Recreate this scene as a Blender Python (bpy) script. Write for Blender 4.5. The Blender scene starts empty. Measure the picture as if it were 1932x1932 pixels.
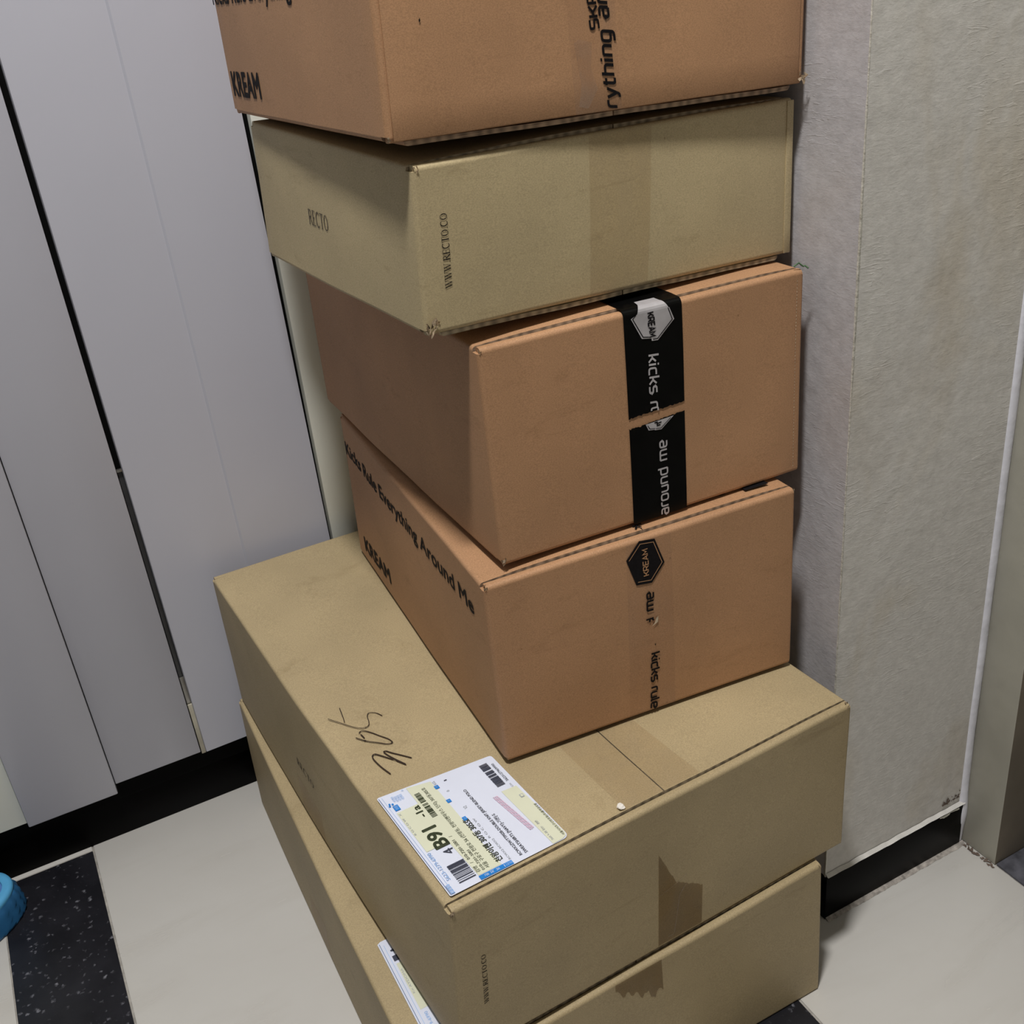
import bpy, bmesh, math, random
from mathutils import Vector, Matrix, noise
random.seed(7)
SC = bpy.context.scene
COL = SC.collection
PI = math.pi

# ------------------------------------------------------------------ camera
cam_d = bpy.data.cameras.new('camera')
cam = bpy.data.objects.new('camera', cam_d)
COL.objects.link(cam)
R_ = Vector((0.87866, -0.46881, -0.08940)).normalized()
F_ = Vector((0.38492, 0.80690, -0.44800)).normalized()
U_ = R_.cross(F_).normalized()
R_ = F_.cross(U_).normalized()
cam.matrix_world = Matrix(((R_.x, U_.x, -F_.x, 0), (R_.y, U_.y, -F_.y, 0), (R_.z, U_.z, -F_.z, 0.95088), (0, 0, 0, 1)))
cam_d.sensor_fit = 'HORIZONTAL'
cam_d.sensor_width = 36
cam_d.lens = 36 * 2028.12 / 1932
cam_d.shift_x = (966 - 972.43) / 1932
cam_d.shift_y = (928.55 - 966) / 1932
cam_d.clip_start = 0.01
SC.camera = cam

# ------------------------------------------------------------------ world, lights, exposure
w = bpy.data.worlds.new('world'); SC.world = w; w.use_nodes = True
w.node_tree.nodes['Background'].inputs[0].default_value = (0.75, 0.82, 1, 1)
w.node_tree.nodes['Background'].inputs[1].default_value = 0.0
def area(name, loc, size, power, color, target=None, shape='DISK'):
    d = bpy.data.lights.new(name, 'AREA'); d.shape = shape; d.size = size; d.energy = power; d.color = color
    o = bpy.data.objects.new(name, d); COL.objects.link(o); o.location = loc
    if target:
        o.rotation_euler = (Vector(target) - Vector(loc)).to_track_quat('-Z', 'Y').to_euler()
    return o
area('ceiling_lamp_light', (-0.03, 0.22, 2.48), 0.18, 44, (1.0, 0.985, 0.965))
SC.view_settings.view_transform = 'Standard'
SC.view_settings.look = 'None'
SC.view_settings.gamma = 1
SC.view_settings.exposure = 0.0
SC.view_settings.use_curve_mapping = False

# ------------------------------------------------------------------ materials
def new_mat(name):
    m = bpy.data.materials.new(name); m.use_nodes = True
    nt = m.node_tree
    for n in list(nt.nodes): nt.nodes.remove(n)
    out = nt.nodes.new('ShaderNodeOutputMaterial')
    b = nt.nodes.new('ShaderNodeBsdfPrincipled')
    nt.links.new(b.outputs[0], out.inputs[0])
    return m, nt, b, out
def N(nt, t, **kw):
    n = nt.nodes.new(t)
    for k, v in kw.items():
        if k.startswith('i_'):
            n.inputs[int(k[2:])].default_value = v
        else: setattr(n, k, v)
    return n
def noise_tex(nt, co, scale, detail=4, rough=.6, dist=0):
    n = N(nt, 'ShaderNodeTexNoise'); n.inputs['Scale'].default_value = scale; n.inputs['Detail'].default_value = detail
    n.inputs['Roughness'].default_value = rough; n.inputs['Distortion'].default_value = dist
    nt.links.new(co, n.inputs['Vector']); return n
def ramp(nt, fac, stops):
    r = N(nt, 'ShaderNodeValToRGB'); e = r.color_ramp.elements
    while len(e) < len(stops): e.new(.5)
    for el, (p, c) in zip(e, stops):
        el.position = p; el.color = (c[0], c[1], c[2], 1) if len(c) > 2 else (c[0],) * 3 + (1,)
    nt.links.new(fac, r.inputs[0]); return r
def mixc(nt, fac, a, b, mode='MIX'):
    m = N(nt, 'ShaderNodeMix', data_type='RGBA', blend_type=mode)
    if isinstance(fac, (int, float)): m.inputs[0].default_value = fac
    else: nt.links.new(fac, m.inputs[0])
    for i, v in ((6, a), (7, b)):
        if isinstance(v, (tuple, list)): m.inputs[i].default_value = (v[0], v[1], v[2], 1)
        else: nt.links.new(v, m.inputs[i])
    return m.outputs[2]
def bump(nt, h, dist, strength, b, prev=None):
    n = N(nt, 'ShaderNodeBump'); n.inputs['Strength'].default_value = strength; n.inputs['Distance'].default_value = dist
    nt.links.new(h, n.inputs['Height'])
    if prev: nt.links.new(prev, n.inputs['Normal'])
    nt.links.new(n.outputs[0], b.inputs['Normal']); return n.outputs[0]
def obj_co(nt, scale=(1, 1, 1)):
    t = N(nt, 'ShaderNodeTexCoord'); m = N(nt, 'ShaderNodeMapping'); m.inputs['Scale'].default_value = scale
    nt.links.new(t.outputs['Object'], m.inputs[0]); return m.outputs[0]

def plain(name, col, rough=.5, spec=.5, metal=0, var=.12, vscale=30, bumpd=0, bscale=200):
    m, nt, b, out = new_mat(name)
    co = obj_co(nt)
    n = noise_tex(nt, co, vscale, 3)
    lo = tuple(c * (1 - var) for c in col); hi = tuple(min(1, c * (1 + var)) for c in col)
    r = ramp(nt, n.outputs[0], [(.3, lo), (.7, hi)])
    nt.links.new(r.outputs[0], b.inputs['Base Color'])
    b.inputs['Roughness'].default_value = rough; b.inputs['Specular IOR Level'].default_value = spec
    b.inputs['Metallic'].default_value = metal
    if bumpd: bump(nt, noise_tex(nt, co, bscale, 3).outputs[0], bumpd, .6, b)
    return m

def cardboard(name, col, rough=.62, flute_axis=0, stain=(.8, .78, .74)):
    m, nt, b, out = new_mat(name)
    co = obj_co(nt)
    big = noise_tex(nt, co, 7, 5, .55)
    c1 = ramp(nt, big.outputs[0], [(.28, tuple(c * .87 for c in col)), (.72, tuple(min(1, c * 1.10) for c in col))])
    fib = noise_tex(nt, obj_co(nt, (1, 1, 1.6)), 900, 3, .7)
    c2 = ramp(nt, fib.outputs[0], [(.34, (.80, .79, .77)), (.62, (1.10, 1.08, 1.06))])
    c3 = mixc(nt, 1, c1.outputs[0], c2.outputs[0], 'MULTIPLY')
    v = N(nt, 'ShaderNodeTexVoronoi'); v.inputs['Scale'].default_value = 55; nt.links.new(co, v.inputs['Vector'])
    sp = ramp(nt, v.outputs['Distance'], [(.03, (.55, .5, .45)), (.055, (1, 1, 1))])
    sel = noise_tex(nt, co, 23, 1)
    selr = ramp(nt, sel.outputs[0], [(.58, (0,)), (.62, (1,))])
    spm = mixc(nt, selr.outputs[0], (1, 1, 1), sp.outputs[0])
    c4 = mixc(nt, .8, c3, spm, 'MULTIPLY')
    # scuffs: elongated pale scratches and darker handling stains
    sc = noise_tex(nt, obj_co(nt, (9, 9, 34)), 1.3, 6, .75, .6)
    scr = ramp(nt, sc.outputs[0], [(.30, stain), (.42, (1, 1, 1)), (.66, (1, 1, 1)), (.80, (1.13, 1.13, 1.14))])
    c5 = mixc(nt, .8, c4, scr.outputs[0], 'MULTIPLY')
    nt.links.new(c5, b.inputs['Base Color'])
    rr = ramp(nt, fib.outputs[0], [(.3, (rough + .08,)), (.7, (rough - .1,))])
    nt.links.new(rr.outputs[0], b.inputs['Roughness'])
    b.inputs['Specular IOR Level'].default_value = .35
    wv = N(nt, 'ShaderNodeTexWave', wave_type='BANDS', bands_direction='X' if flute_axis == 0 else 'Y')
    wv.inputs['Scale'].default_value = 36; wv.inputs['Distortion'].default_value = 1.2; nt.links.new(co, wv.inputs['Vector'])
    p = bump(nt, wv.outputs[0], .00006, .35, b)
    p = bump(nt, big.outputs[0], .0025, .35, b, p)
    bump(nt, fib.outputs[0], .0001, .2, b, p)
    return m
def corrugated(name, col):
    """cut board edge: two liners with a wavy flute between them"""
    m, nt, b, out = new_mat(name)
    co = obj_co(nt)
    wv = N(nt, 'ShaderNodeTexWave', wave_type='BANDS', bands_direction='X'); wv.inputs['Scale'].default_value = 34
    wv.inputs['Distortion'].default_value = 5; wv.inputs['Detail'].default_value = 2; nt.links.new(co, wv.inputs['Vector'])
    n = noise_tex(nt, obj_co(nt, (.12, 1, 6)), 220, 4, .7)
    mm = mixc(nt, .82, wv.outputs['Color'], n.outputs['Color'])
    r = ramp(nt, mm, [(.36, tuple(c * .38 for c in col)), (.62, tuple(min(1, c * 1.1) for c in col))])
    nt.links.new(r.outputs[0], b.inputs['Base Color']); b.inputs['Roughness'].default_value = .85
    bump(nt, mm, .0015, .6, b)
    return m
def film(name, tint, amount, rough=.18, wr=.0006):
    """clear parcel tape: mostly see-through film with a soft gloss"""
    m, nt, b, out = new_mat(name)
    tr = N(nt, 'ShaderNodeBsdfTransparent'); tr.inputs[0].default_value = (*tint, 1)
    mx = N(nt, 'ShaderNodeMixShader')
    co = obj_co(nt)
    n = noise_tex(nt, obj_co(nt, (1, 1, .4)), 40, 4, .6, .8)
    r = ramp(nt, n.outputs[0], [(.35, (amount * .55,)), (.75, (min(1, amount * 1.7),))])
    nt.links.new(r.outputs[0], mx.inputs[0]); nt.links.new(tr.outputs[0], mx.inputs[1]); nt.links.new(b.outputs[0], mx.inputs[2])
    b.inputs['Base Color'].default_value = (tint[0] * .5, tint[1] * .47, tint[2] * .42, 1)
    b.inputs['Roughness'].default_value = rough
    bump(nt, n.outputs[0], wr, .5, b)
    nt.links.new(mx.outputs[0], out.inputs[0])
    return m

KRAFT = (.415, .234, .124)
TAN = (.400, .318, .185)
TAN2 = (.455, .372, .220)
M = {}
M['kraft'] = cardboard('brown_kraft_board', KRAFT)
M['kraft_edge'] = corrugated('brown_board_cut_edge', (.42, .29, .19))
M['tan'] = cardboard('tan_board', TAN, .58)
M['tan_edge'] = corrugated('tan_board_cut_edge', (.40, .32, .21))
M['tan2'] = cardboard('olive_board', TAN2, .58)
M['torn'] = plain('torn_board_paper', (.55, .44, .31), .85, .2, var=.35, vscale=220, bumpd=.001, bscale=300)
M['dark_inside'] = plain('carton_inside', (.09, .06, .04), .9, .1)
M['ink'] = plain('black_print_ink', (.007, .006, .007), .7, .12, var=.3, vscale=300)
M['ink_soft'] = plain('grey_print_ink', (.055, .042, .028), .6, .3, var=.4, vscale=400)
M['pen'] = plain('ballpoint_pen_ink', (.03, .018, .012), .6, .3, var=.4, vscale=150)
M['blacktape'] = plain('black_glossy_tape', (.0022, .0022, .0022), .25, .12, var=.3, vscale=60, bumpd=.0003, bscale=60)
M['silver'] = plain('silver_print', (.52, .50, .52), .33, .5, .35, var=.15, vscale=40)
M['cleartape'] = film('clear_packing_tape', (.97, .955, .94), .05)
M['cleartape_shiny'] = film('crinkled_clear_tape', (.96, .93, .90), .14, .22, .002)
M['tantape'] = film('tan_packing_tape', (.955, .93, .895), .05, .25)
M['browntape'] = film('brown_packing_tape', (.74, .68, .59), .14, .20, .001)
M['paper'] = plain('label_paper', (.66, .69, .80), .35, .4, var=.02)
M['yellow'] = plain('label_pale_yellow', (.64, .65, .50), .35, .4, var=.02)
M['blue'] = plain('label_blue_print', (.02, .20, .58), .35, .4, var=.15)
M['bluepale'] = plain('label_pale_blue_print', (.25, .42, .72), .4, .4, var=.2)
M['navy'] = plain('label_navy_line', (.10, .15, .30), .4, .4)
M['pink'] = plain('label_pink_print', (.66, .46, .58), .4, .4, var=.25, vscale=900)
M['greyink'] = plain('label_grey_print', (.34, .36, .38), .5, .3, var=.2)
M['barink'] = plain('label_barcode_ink', (.045, .05, .075), .4, .4, var=.2)
M['olivebar'] = plain('label_olive_ink', (.045, .055, .03), .4, .4, var=.2)

# ------------------------------------------------------------------ object helpers
def link(name, me, parent=None, mats=(), smooth=False):
    o = bpy.data.objects.new(name, me); COL.objects.link(o)
    for m in mats: me.materials.append(m)
    if parent: o.parent = parent
    return o
def finish(bm, name, parent, mats, smooth=35):
    me = bpy.data.meshes.new(name)
    bmesh.ops.recalc_face_normals(bm, faces=bm.faces)
    if smooth:
        for f in bm.faces: f.smooth = True
        for e in bm.edges:
            if len(e.link_faces) == 2:
                e.smooth = e.calc_face_angle(0) < math.radians(smooth)
            else: e.smooth = False
    bm.to_mesh(me); bm.free()
    return link(name, me, parent, mats if isinstance(mats, (list, tuple)) else [mats])
def raw(name, verts, faces, parent, mat):
    me = bpy.data.meshes.new(name); me.from_pydata([tuple(v) for v in verts], [], faces); me.update()
    return link(name, me, parent, [mat])
def empty(name, loc, label=None, cat=None, group=None):
    o = bpy.data.objects.new(name, None); COL.objects.link(o); o.location = loc; o.empty_display_size = .05
    return tag(o, label, cat, group)
def tag(o, label=None, cat=None, group=None, kind=None):
    if label: o['label'] = label
    if cat: o['category'] = cat
    if group: o['group'] = group
    if kind: o['kind'] = kind
    return o
def box_bm(x0, x1, y0, y1, z0, z1, bev=0, seg=2, bm=None):
    bm = bm or bmesh.new()
    r = bmesh.ops.create_cube(bm, size=1)
    for v in r['verts']:
        v.co = ((v.co.x + .5) * (x1 - x0) + x0, (v.co.y + .5) * (y1 - y0) + y0, (v.co.z + .5) * (z1 - z0) + z0)
    if bev:
        es = list({e for v in r['verts'] for e in v.link_edges})
        bmesh.ops.bevel(bm, geom=es, offset=bev, segments=seg, profile=.5, affect='EDGES')
    return bm
def solid(name, x0, x1, y0, y1, z0, z1, mat, parent=None, bev=0, shear=0.0):
    bm = box_bm(x0, x1, y0, y1, z0, z1, bev)
    if shear:
        for v in bm.verts: v.co.x -= shear * v.co.z
    return finish(bm, name, parent, mat)
def grid_cut(bm, step, axes='xyz'):
    for ai, a in enumerate('xyz'):
        if a not in axes: continue
        lo = min(v.co[ai] for v in bm.verts); hi = max(v.co[ai] for v in bm.verts)
        n = max(1, int(round((hi - lo) / step)))
        for i in range(1, n):
            co = [0, 0, 0]; co[ai] = lo + (hi - lo) * i / n
            no = [0, 0, 0]; no[ai] = 1
            bmesh.ops.bisect_plane(bm, geom=bm.verts[:] + bm.edges[:] + bm.faces[:], dist=1e-6, plane_co=co, plane_no=no)

# ------------------------------------------------------------------ the setting
SHEAR = .0135
Y_KICK = 1.1757
def floor_mat(name, dark):
    m, nt, b, out = new_mat(name)
    co = obj_co(nt)
    if dark:
        n = noise_tex(nt, co, 16, 5, .6)
        c = ramp(nt, n.outputs[0], [(.3, (.0075, .0075, .0100)), (.7, (.019, .019, .024))])
        v = N(nt, 'ShaderNodeTexVoronoi'); v.inputs['Scale'].default_value = 130; v.inputs['Randomness'].default_value = 1
        wn = noise_tex(nt, co, 300, 2)
        wmix = N(nt, 'ShaderNodeMix', data_type='VECTOR'); wmix.inputs[0].default_value = .006
        nt.links.new(co, wmix.inputs[4]); nt.links.new(wn.outputs['Color'], wmix.inputs[5])
        nt.links.new(wmix.outputs[1], v.inputs['Vector'])
        s = ramp(nt, v.outputs['Distance'], [(.16, (1,)), (.36, (0,))])
        sel = noise_tex(nt, co, 60, 2, .7); selr = ramp(nt, sel.outputs[0], [(.50, (0,)), (.66, (1,))])
        mm = N(nt, 'ShaderNodeMath', operation='MULTIPLY'); nt.links.new(s.outputs[0], mm.inputs[0]); nt.links.new(selr.outputs[0], mm.inputs[1])
        c2 = mixc(nt, mm.outputs[0], c.outputs[0], (.22, .22, .25))
        nt.links.new(c2, b.inputs['Base Color']); b.inputs['Roughness'].default_value = .42
        b.inputs['Specular IOR Level'].default_value = .35
    else:
        n = noise_tex(nt, co, 3.0, 5, .6, .4)
        c = ramp(nt, n.outputs[0], [(.3, (.525, .505, .47)), (.7, (.575, .56, .53))])
        v = N(nt, 'ShaderNodeTexVoronoi'); v.inputs['Scale'].default_value = 14; nt.links.new(co, v.inputs['Vector'])
        s = ramp(nt, v.outputs['Distance'], [(.018, (.28, .22, .17)), (.034, (1, 1, 1))])
        sel = noise_tex(nt, co, 9, 1); selr = ramp(nt, sel.outputs[0], [(.5, (0,)), (.53, (1,))])
        s2 = mixc(nt, selr.outputs[0], (1, 1, 1), s.outputs[0])
        sm = noise_tex(nt, obj_co(nt, (2, 9, 1)), 2.2, 5, .6, .5)
        smr = ramp(nt, sm.outputs[0], [(.3, (.955, .95, .94)), (.5, (1, 1, 1))])
        c2 = mixc(nt, 1, c.outputs[0], s2, 'MULTIPLY'); c3 = mixc(nt, 1, c2, smr.outputs[0], 'MULTIPLY')
        nt.links.new(c3, b.inputs['Base Color'])
        rr = ramp(nt, sm.outputs[0], [(.3, (.30,)), (.7, (.17,))]); nt.links.new(rr.outputs[0], b.inputs['Roughness'])
        b.inputs['Specular IOR Level'].default_value = .45
    return m
M['floor'] = floor_mat('cream_polished_tile', False)
M['floor_dark'] = floor_mat('black_granite_tile', True)
M['grout'] = plain('grout', (.34, .32, .29), .8, .2, var=.3, vscale=80)
M['sill'] = plain('grey_stone_sill', (.085, .085, .10), .35, .5, var=.4, vscale=60)

fl = solid('floor', -1.6, 1.4, -1.9, 1.5, -.06, -.0012, M['grout']); tag(fl, kind='structure')
XR_ = .8104
S1, S0, S2, S3 = -.0735, -.181, .515, .408
G = .0012
def tile(name, x0, x1, y0, y1, mat):
    return solid(name, x0, x1, y0, y1, -.02, 0, mat, fl, .0007)
tile('tile', -.70 + G, S0 - G, -.30, Y_KICK + .1, M['floor'])
# unseen raised wooden floor, invented; dark to cut bounce onto the left faces
M['wood'] = plain('added_dark_wood_floor', (.07, .045, .028), .35, .4, var=.3, vscale=12)
st = solid('trim_6', -1.5, -.70, -1.64, Y_KICK, -.02, .09, M['wood'], None, .002); tag(st, kind='structure')
st = solid('trim_7', -.70, XR_ - .01, -1.64, -.62, -.02, .09, M['wood'], None, .002); tag(st, kind='structure')
tile('tile', -.70 + G, S0 - G, -.62, -.30 - G, M['floor'])
tile('tile_strip', S0, S1, -.62, 1.1675, M['floor_dark'])
tile('tile_edging', S0 - .02, S1, 1.1690, 1.30, M['floor'])
tile('tile', S1 + .0022, S3 - G, .30, Y_KICK + .1, M['floor'])
tile('tile', S1 + .0022, S3 - G, -.40, .30 - G, M['floor'])
tile('tile_strip', S3, S2, -.62, 1.3, M['floor_dark'])
tile('tile', S2 + .0022, .8110, .10, .615, M['floor'])
tile('tile', S2 + .0022, .8110, -.50, .10 - G, M['floor'])

def wall_mat(name, base, stain, yellow, grey):
    m, nt, b, out = new_mat(name)
    co = obj_co(nt)
    n = noise_tex(nt, co, 2.6, 5, .62, .3)
    c = ramp(nt, n.outputs[0], [(.30, stain), (.48, base), (.62, base), (.78, grey)])
    y = noise_tex(nt, obj_co(nt, (3, 3, 1.6)), 2.3, 4, .6, .5)
    yr = ramp(nt, y.outputs[0], [(.52, (1, 1, 1)), (.66, yellow)])
    c2 = mixc(nt, 1, c.outputs[0], yr.outputs[0], 'MULTIPLY')
    g = noise_tex(nt, co, 90, 4, .7)
    gr = ramp(nt, g.outputs[0], [(.32, (.90, .90, .90)), (.65, (1.05, 1.05, 1.05))])
    c3 = mixc(nt, 1, c2, gr.outputs[0], 'MULTIPLY')
    v = N(nt, 'ShaderNodeTexVoronoi'); v.inputs['Scale'].default_value = 22; nt.links.new(co, v.inputs['Vector'])
    s = ramp(nt, v.outputs['Distance'], [(.035, (.42, .36, .32)), (.075, (1, 1, 1))])
    sel = noise_tex(nt, co, 6, 1); selr = ramp(nt, sel.outputs[0], [(.60, (0,)), (.63, (1,))])
    s2 = mixc(nt, selr.outputs[0], (1, 1, 1), s.outputs[0])
    c4 = mixc(nt, 1, c3, s2, 'MULTIPLY')
    nt.links.new(c4, b.inputs['Base Color'])
    b.inputs['Roughness'].default_value = .72; b.inputs['Specular IOR Level'].default_value = .3
    fine = noise_tex(nt, obj_co(nt, (1, 1, 1.6)), 170, 4, .65)
    hatch = noise_tex(nt, obj_co(nt, (55, 55, 300)), 1.0, 3, .5, 1.2)
    hr = ramp(nt, hatch.outputs[0], [(.56, (0,)), (.66, (1,))])
    patch = noise_tex(nt, co, 7, 2); pr = ramp(nt, patch.outputs[0], [(.48, (0,)), (.58, (1,))])
    hm = N(nt, 'ShaderNodeMath', operation='MULTIPLY'); nt.links.new(hr.outputs[0], hm.inputs[0]); nt.links.new(pr.outputs[0], hm.inputs[1])
    p = bump(nt, fine.outputs[0], .0009, .35, b)
    p = bump(nt, hm.outputs[0], .0003, .4, b, p)
    bump(nt, n.outputs[0], .02, .3, b, p)
    return m
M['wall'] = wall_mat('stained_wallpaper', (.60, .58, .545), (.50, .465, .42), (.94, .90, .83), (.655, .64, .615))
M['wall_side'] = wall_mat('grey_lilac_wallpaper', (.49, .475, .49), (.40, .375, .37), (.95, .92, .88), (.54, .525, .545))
M['plainwall'] = plain('off_white_paint', (.70, .69, .68), .8, .2, var=.05, vscale=4)
M['darkwall'] = plain('bounce_cutting_dark_wall', (.10, .10, .10), .8, .2, var=.05, vscale=4)  # unseen side walls, kept dark to lower the ambient light
M['ceiling'] = plain('white_ceiling', (.40, .395, .39), .85, .2, var=.03)
M['black'] = plain('black_glossy_skirting', (.0012, .0010, .0011), .4, .06, var=.3, vscale=12)
M['blackm'] = plain('black_recess', (.002, .002, .002), .8, .1)
M['frame'] = plain('grey_green_frame_paint', (.44, .425, .36), .45, .4, var=.10, vscale=9, bumpd=.0006, bscale=60)
M['reveal'] = plain('brown_grey_reveal', (.20, .17, .13), .55, .3, var=.18, vscale=9)
M['caulk'] = plain('white_caulk', (.72, .72, .78), .55, .4, var=.08, vscale=60, bumpd=.002, bscale=40)
M['seamcaulk'] = plain('yellowed_edge_paper', (.57, .555, .50), .8, .2, var=.2, vscale=120, bumpd=.002, bscale=120)
M['stain'] = plain('brown_grime', (.14, .105, .085), .85, .1, var=.4, vscale=150)

XP, YP, XR = .6048, .6116, .8104
# the wall block right of the stack: grey side face, stained front face
wr = empty('wall_right', (XP, YP, 0)); tag(wr, kind='structure')
def wall_piece(name, x0, x1, y0, y1, z0, z1, mats, side):
    bm = box_bm(x0, x1, y0, y1, z0, z1)
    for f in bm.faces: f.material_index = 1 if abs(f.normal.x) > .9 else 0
    o = finish(bm, name, side, mats)
    return o
o = wall_piece('plaster_corner', 0, XR - XP + .25, 0, .70, 0, 2.54, [M['wall'], M['wall_side']], wr)
# lifted wallpaper along the corner and an old paper joint
bm = bmesh.new(); prev = None
for i in range(160):
    z = .0 + i * 2.3 / 159
    wob = .0006 * noise.noise(Vector((z * 60, 0, 3))) + .0004 * noise.noise(Vector((z * 190, 0, 8)))
    lf = min(1, max(.12, .45 + 1.6 * noise.noise(Vector((z * 5, 7, 1)))))
    a = bm.verts.new((-.0001 - .0004 * lf, .0012 + wob, z)); b_ = bm.verts.new((-.0001 - .0007 * lf, -.0001 - .0007 * lf, z)); c_ = bm.verts.new((.0001 + .0005 * lf + wob * .5, -.0001 - .0005 * lf, z)); d_ = bm.verts.new((.0002 + .0012 * lf + 1.2 * wob, -.0001, z))
    if prev:
        for q in range(3): bm.faces.new((prev[q], prev[q + 1], (a, b_, c_, d_)[q + 1], (a, b_, c_, d_)[q]))
    prev = (a, b_, c_, d_)
o = finish(bm, 'corner_paper_edge', wr, M['seamcaulk'], 60); o['label'] = 'yellowed ragged wallpaper edge on the corner'
bb = solid('baseboard_right', XP - .001, XR - .0065, YP - .0035, YP + .01, 0, .0595, M['black'], None, .0008); tag(bb, kind='structure')
# lip of wallpaper above the skirting
bm = bmesh.new(); prev = None
for i in range(60):
    x = XP + i * (XR - XP - .006) / 59
    wob = .0012 * noise.noise(Vector((x * 70, 2, 0)))
    ring = [bm.verts.new((x, YP - .0005, .0632 + wob)), bm.verts.new((x, YP - .0030, .0615 + wob)), bm.verts.new((x, YP - .0046, .0605 + wob * .6)), bm.verts.new((x, YP, .0598))]
    if prev:
        for q in range(3): bm.faces.new((prev[q], prev[q + 1], ring[q + 1], ring[q]))
    prev = ring
o = finish(bm, 'trim_1', None, M['wall'], 60); tag(o, kind='structure')
# sealant line under the skirting
bm = bmesh.new(); prev = None
for i in range(90):
    x = XP + i * (XR - XP - .002) / 89
    wob = .0011 * noise.noise(Vector((x * 90, 2, 5))) + .0006 * noise.noise(Vector((x * 300, 2, 5)))
    ring = [bm.verts.new((x, YP - .003, .0022 + wob * .3)), bm.verts.new((x, YP - .0055 - wob, .0022)), bm.verts.new((x, YP - .0085 - 1.5 * wob, .0003))]
    if prev:
        for q in range(2): bm.faces.new((prev[q], prev[q + 1], ring[q + 1], ring[q]))
    prev = ring
o = finish(bm, 'trim_2', None, plain('dirty_grout_line', (.33, .30, .27), .8, .2, var=.45, vscale=160), 60); tag(o, kind='structure')
# white caulk bead between wall and door frame, bulging at the foot
bm = bmesh.new(); rings = []
for i in range(150):
    z = 2.3 * (i / 149) ** 1.7
    hw = .0060 + .0005 * noise.noise(Vector((0, z * 14, 0))) + (.0016 * math.exp(-((z - .045) / .022) ** 2))
    lean = -.002 + .0018 * min(1, z / .8)
    cx = XR - .0045 + lean * .3 + .0010 * noise.noise(Vector((5, z * 9, 0)))
    ring = []
    for k in range(7):
        a = PI * k / 6
        ring.append(bm.verts.new((cx - hw * math.cos(a), YP + .001 - (.0035 + .0025 * math.exp(-((z - .045) / .022) ** 2)) * math.sin(a), z)))
    rings.append(ring)
for r0, r1 in zip(rings, rings[1:]):
    for k in range(6): bm.faces.new((r0[k], r0[k + 1], r1[k + 1], r1[k]))
o = finish(bm, 'trim_3', None, M['caulk'], 80); tag(o, kind='structure')
# entrance door frame on the right
D1 = empty('door_1', (XR, YP, 0)); tag(D1, kind='structure')
bm = box_bm(0, .13, -.0465, 0, 0, 2.1, .0012)
for f in bm.faces: f.material_index = 1 if f.normal.y < -.9 else 0
finish(bm, 'door_jamb', D1, [M['frame'], M['reveal']])
solid('door_leaf', .085, .13, -1.05, -.047, .012, 2.1, M['frame'], D1, .002)  # unseen leaf, added to close the hall and return its light
solid('door_jamb', 0, .13, -1.10, -1.05, 0, 2.1, M['frame'], D1, .001)
solid('door_head', 0, .13, -1.10, 0, 2.1, 2.16, M['frame'], D1, .001)
sl = solid('trim_4', XR + .0022, XR + .13, YP - 1.05, YP - .0468, -.02, .0015, M['sill'], None, .001); tag(sl, kind='structure')
# grime: brown stain over the skirting end and by the jamb foot
def blotch(name, pts, parent, mat):
    bm = bmesh.new()
    for (p, n, r, s) in pts:
        n = Vector(n); t = n.orthogonal().normalized(); u = n.cross(t)
        vs = [bm.verts.new(Vector(p) + (t * math.cos(a * PI / 5) + u * math.sin(a * PI / 5)) * r * (.65 + .5 * random.random())) for a in range(10)]
        bm.faces.new(vs)
    return finish(bm, name, parent, mat, 0)
pts = []
for i in range(26):
    x = XR - .012 - random.random() * .030
    pts.append(((x - XP, -.0007 - .00002 * i, .0700 + random.random() ** 2 * .010 * (x - XR + .05) / .03 + .001), (0, -1, 0), .0007 + .0014 * random.random(), 0))
o = blotch('mould_spots', pts, wr, M['stain']); o['label'] = 'brown mould spots above the end of the skirting'
pts = []
for i in range(60):
    y = -random.random() * .050
    pts.append(((random.random() ** 2 * .005 - .0055, y, .0004 + .00002 * i), (0, 0, 1), .0006 + .0014 * random.random(), 0))
o = blotch('floor_grime', pts, D1, M['stain'])
# chipped paint scab over the black skirting
bm = bmesh.new()
for i in range(26):
    t = i / 25
    x = XR - .045 + .030 * t
    r = .0022 * math.sin(PI * min(1, t * 1.4 if t < .5 else 1 - (t - .5) * .6) + .15) + .0003
    bm.verts.new((x, YP - .0041, .0590)); bm.verts.new((x, YP - .0046, .0590 - r * (1.3 + .5 * noise.noise(Vector((x * 300, 0, 0))))))
bm.verts.ensure_lookup_table()
for i in range(25): bm.faces.new((bm.verts[2 * i], bm.verts[2 * i + 1], bm.verts[2 * i + 3], bm.verts[2 * i + 2]))
bm.transform(Matrix.Translation((0, 0, 0)))
o = finish(bm, 'trim_5', None, M['frame'], 60); tag(o, kind='structure')

# unseen far walls and ceiling, invented to bounce light round the hall
def struct(name, *a, **k):
    return tag(solid(name, *a, **k), kind='structure')
struct('ceiling', -1.6, 1.35, -1.9, 1.9, 2.54, 2.60, M['ceiling'])
struct('wall_left', -1.56, -1.5, -1.9, 1.9, -.05, 2.54, M['darkwall'])
struct('wall_back', -1.5, XP - .001, 1.30, 1.36, -.05, 2.54, M['plainwall'])
struct('wall_front', -1.5, 1.3, -1.7, -1.64, -.05, 2.54, M['plainwall'])
struct('wall_door_side', XR + .002, XR + .13, -1.64, YP - 1.10, -.05, 2.54, M['darkwall'])
struct('wall_above_door', XR + .002, XR + .13, YP - 1.10, YP, 2.16, 2.54, M['plainwall'])

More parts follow.
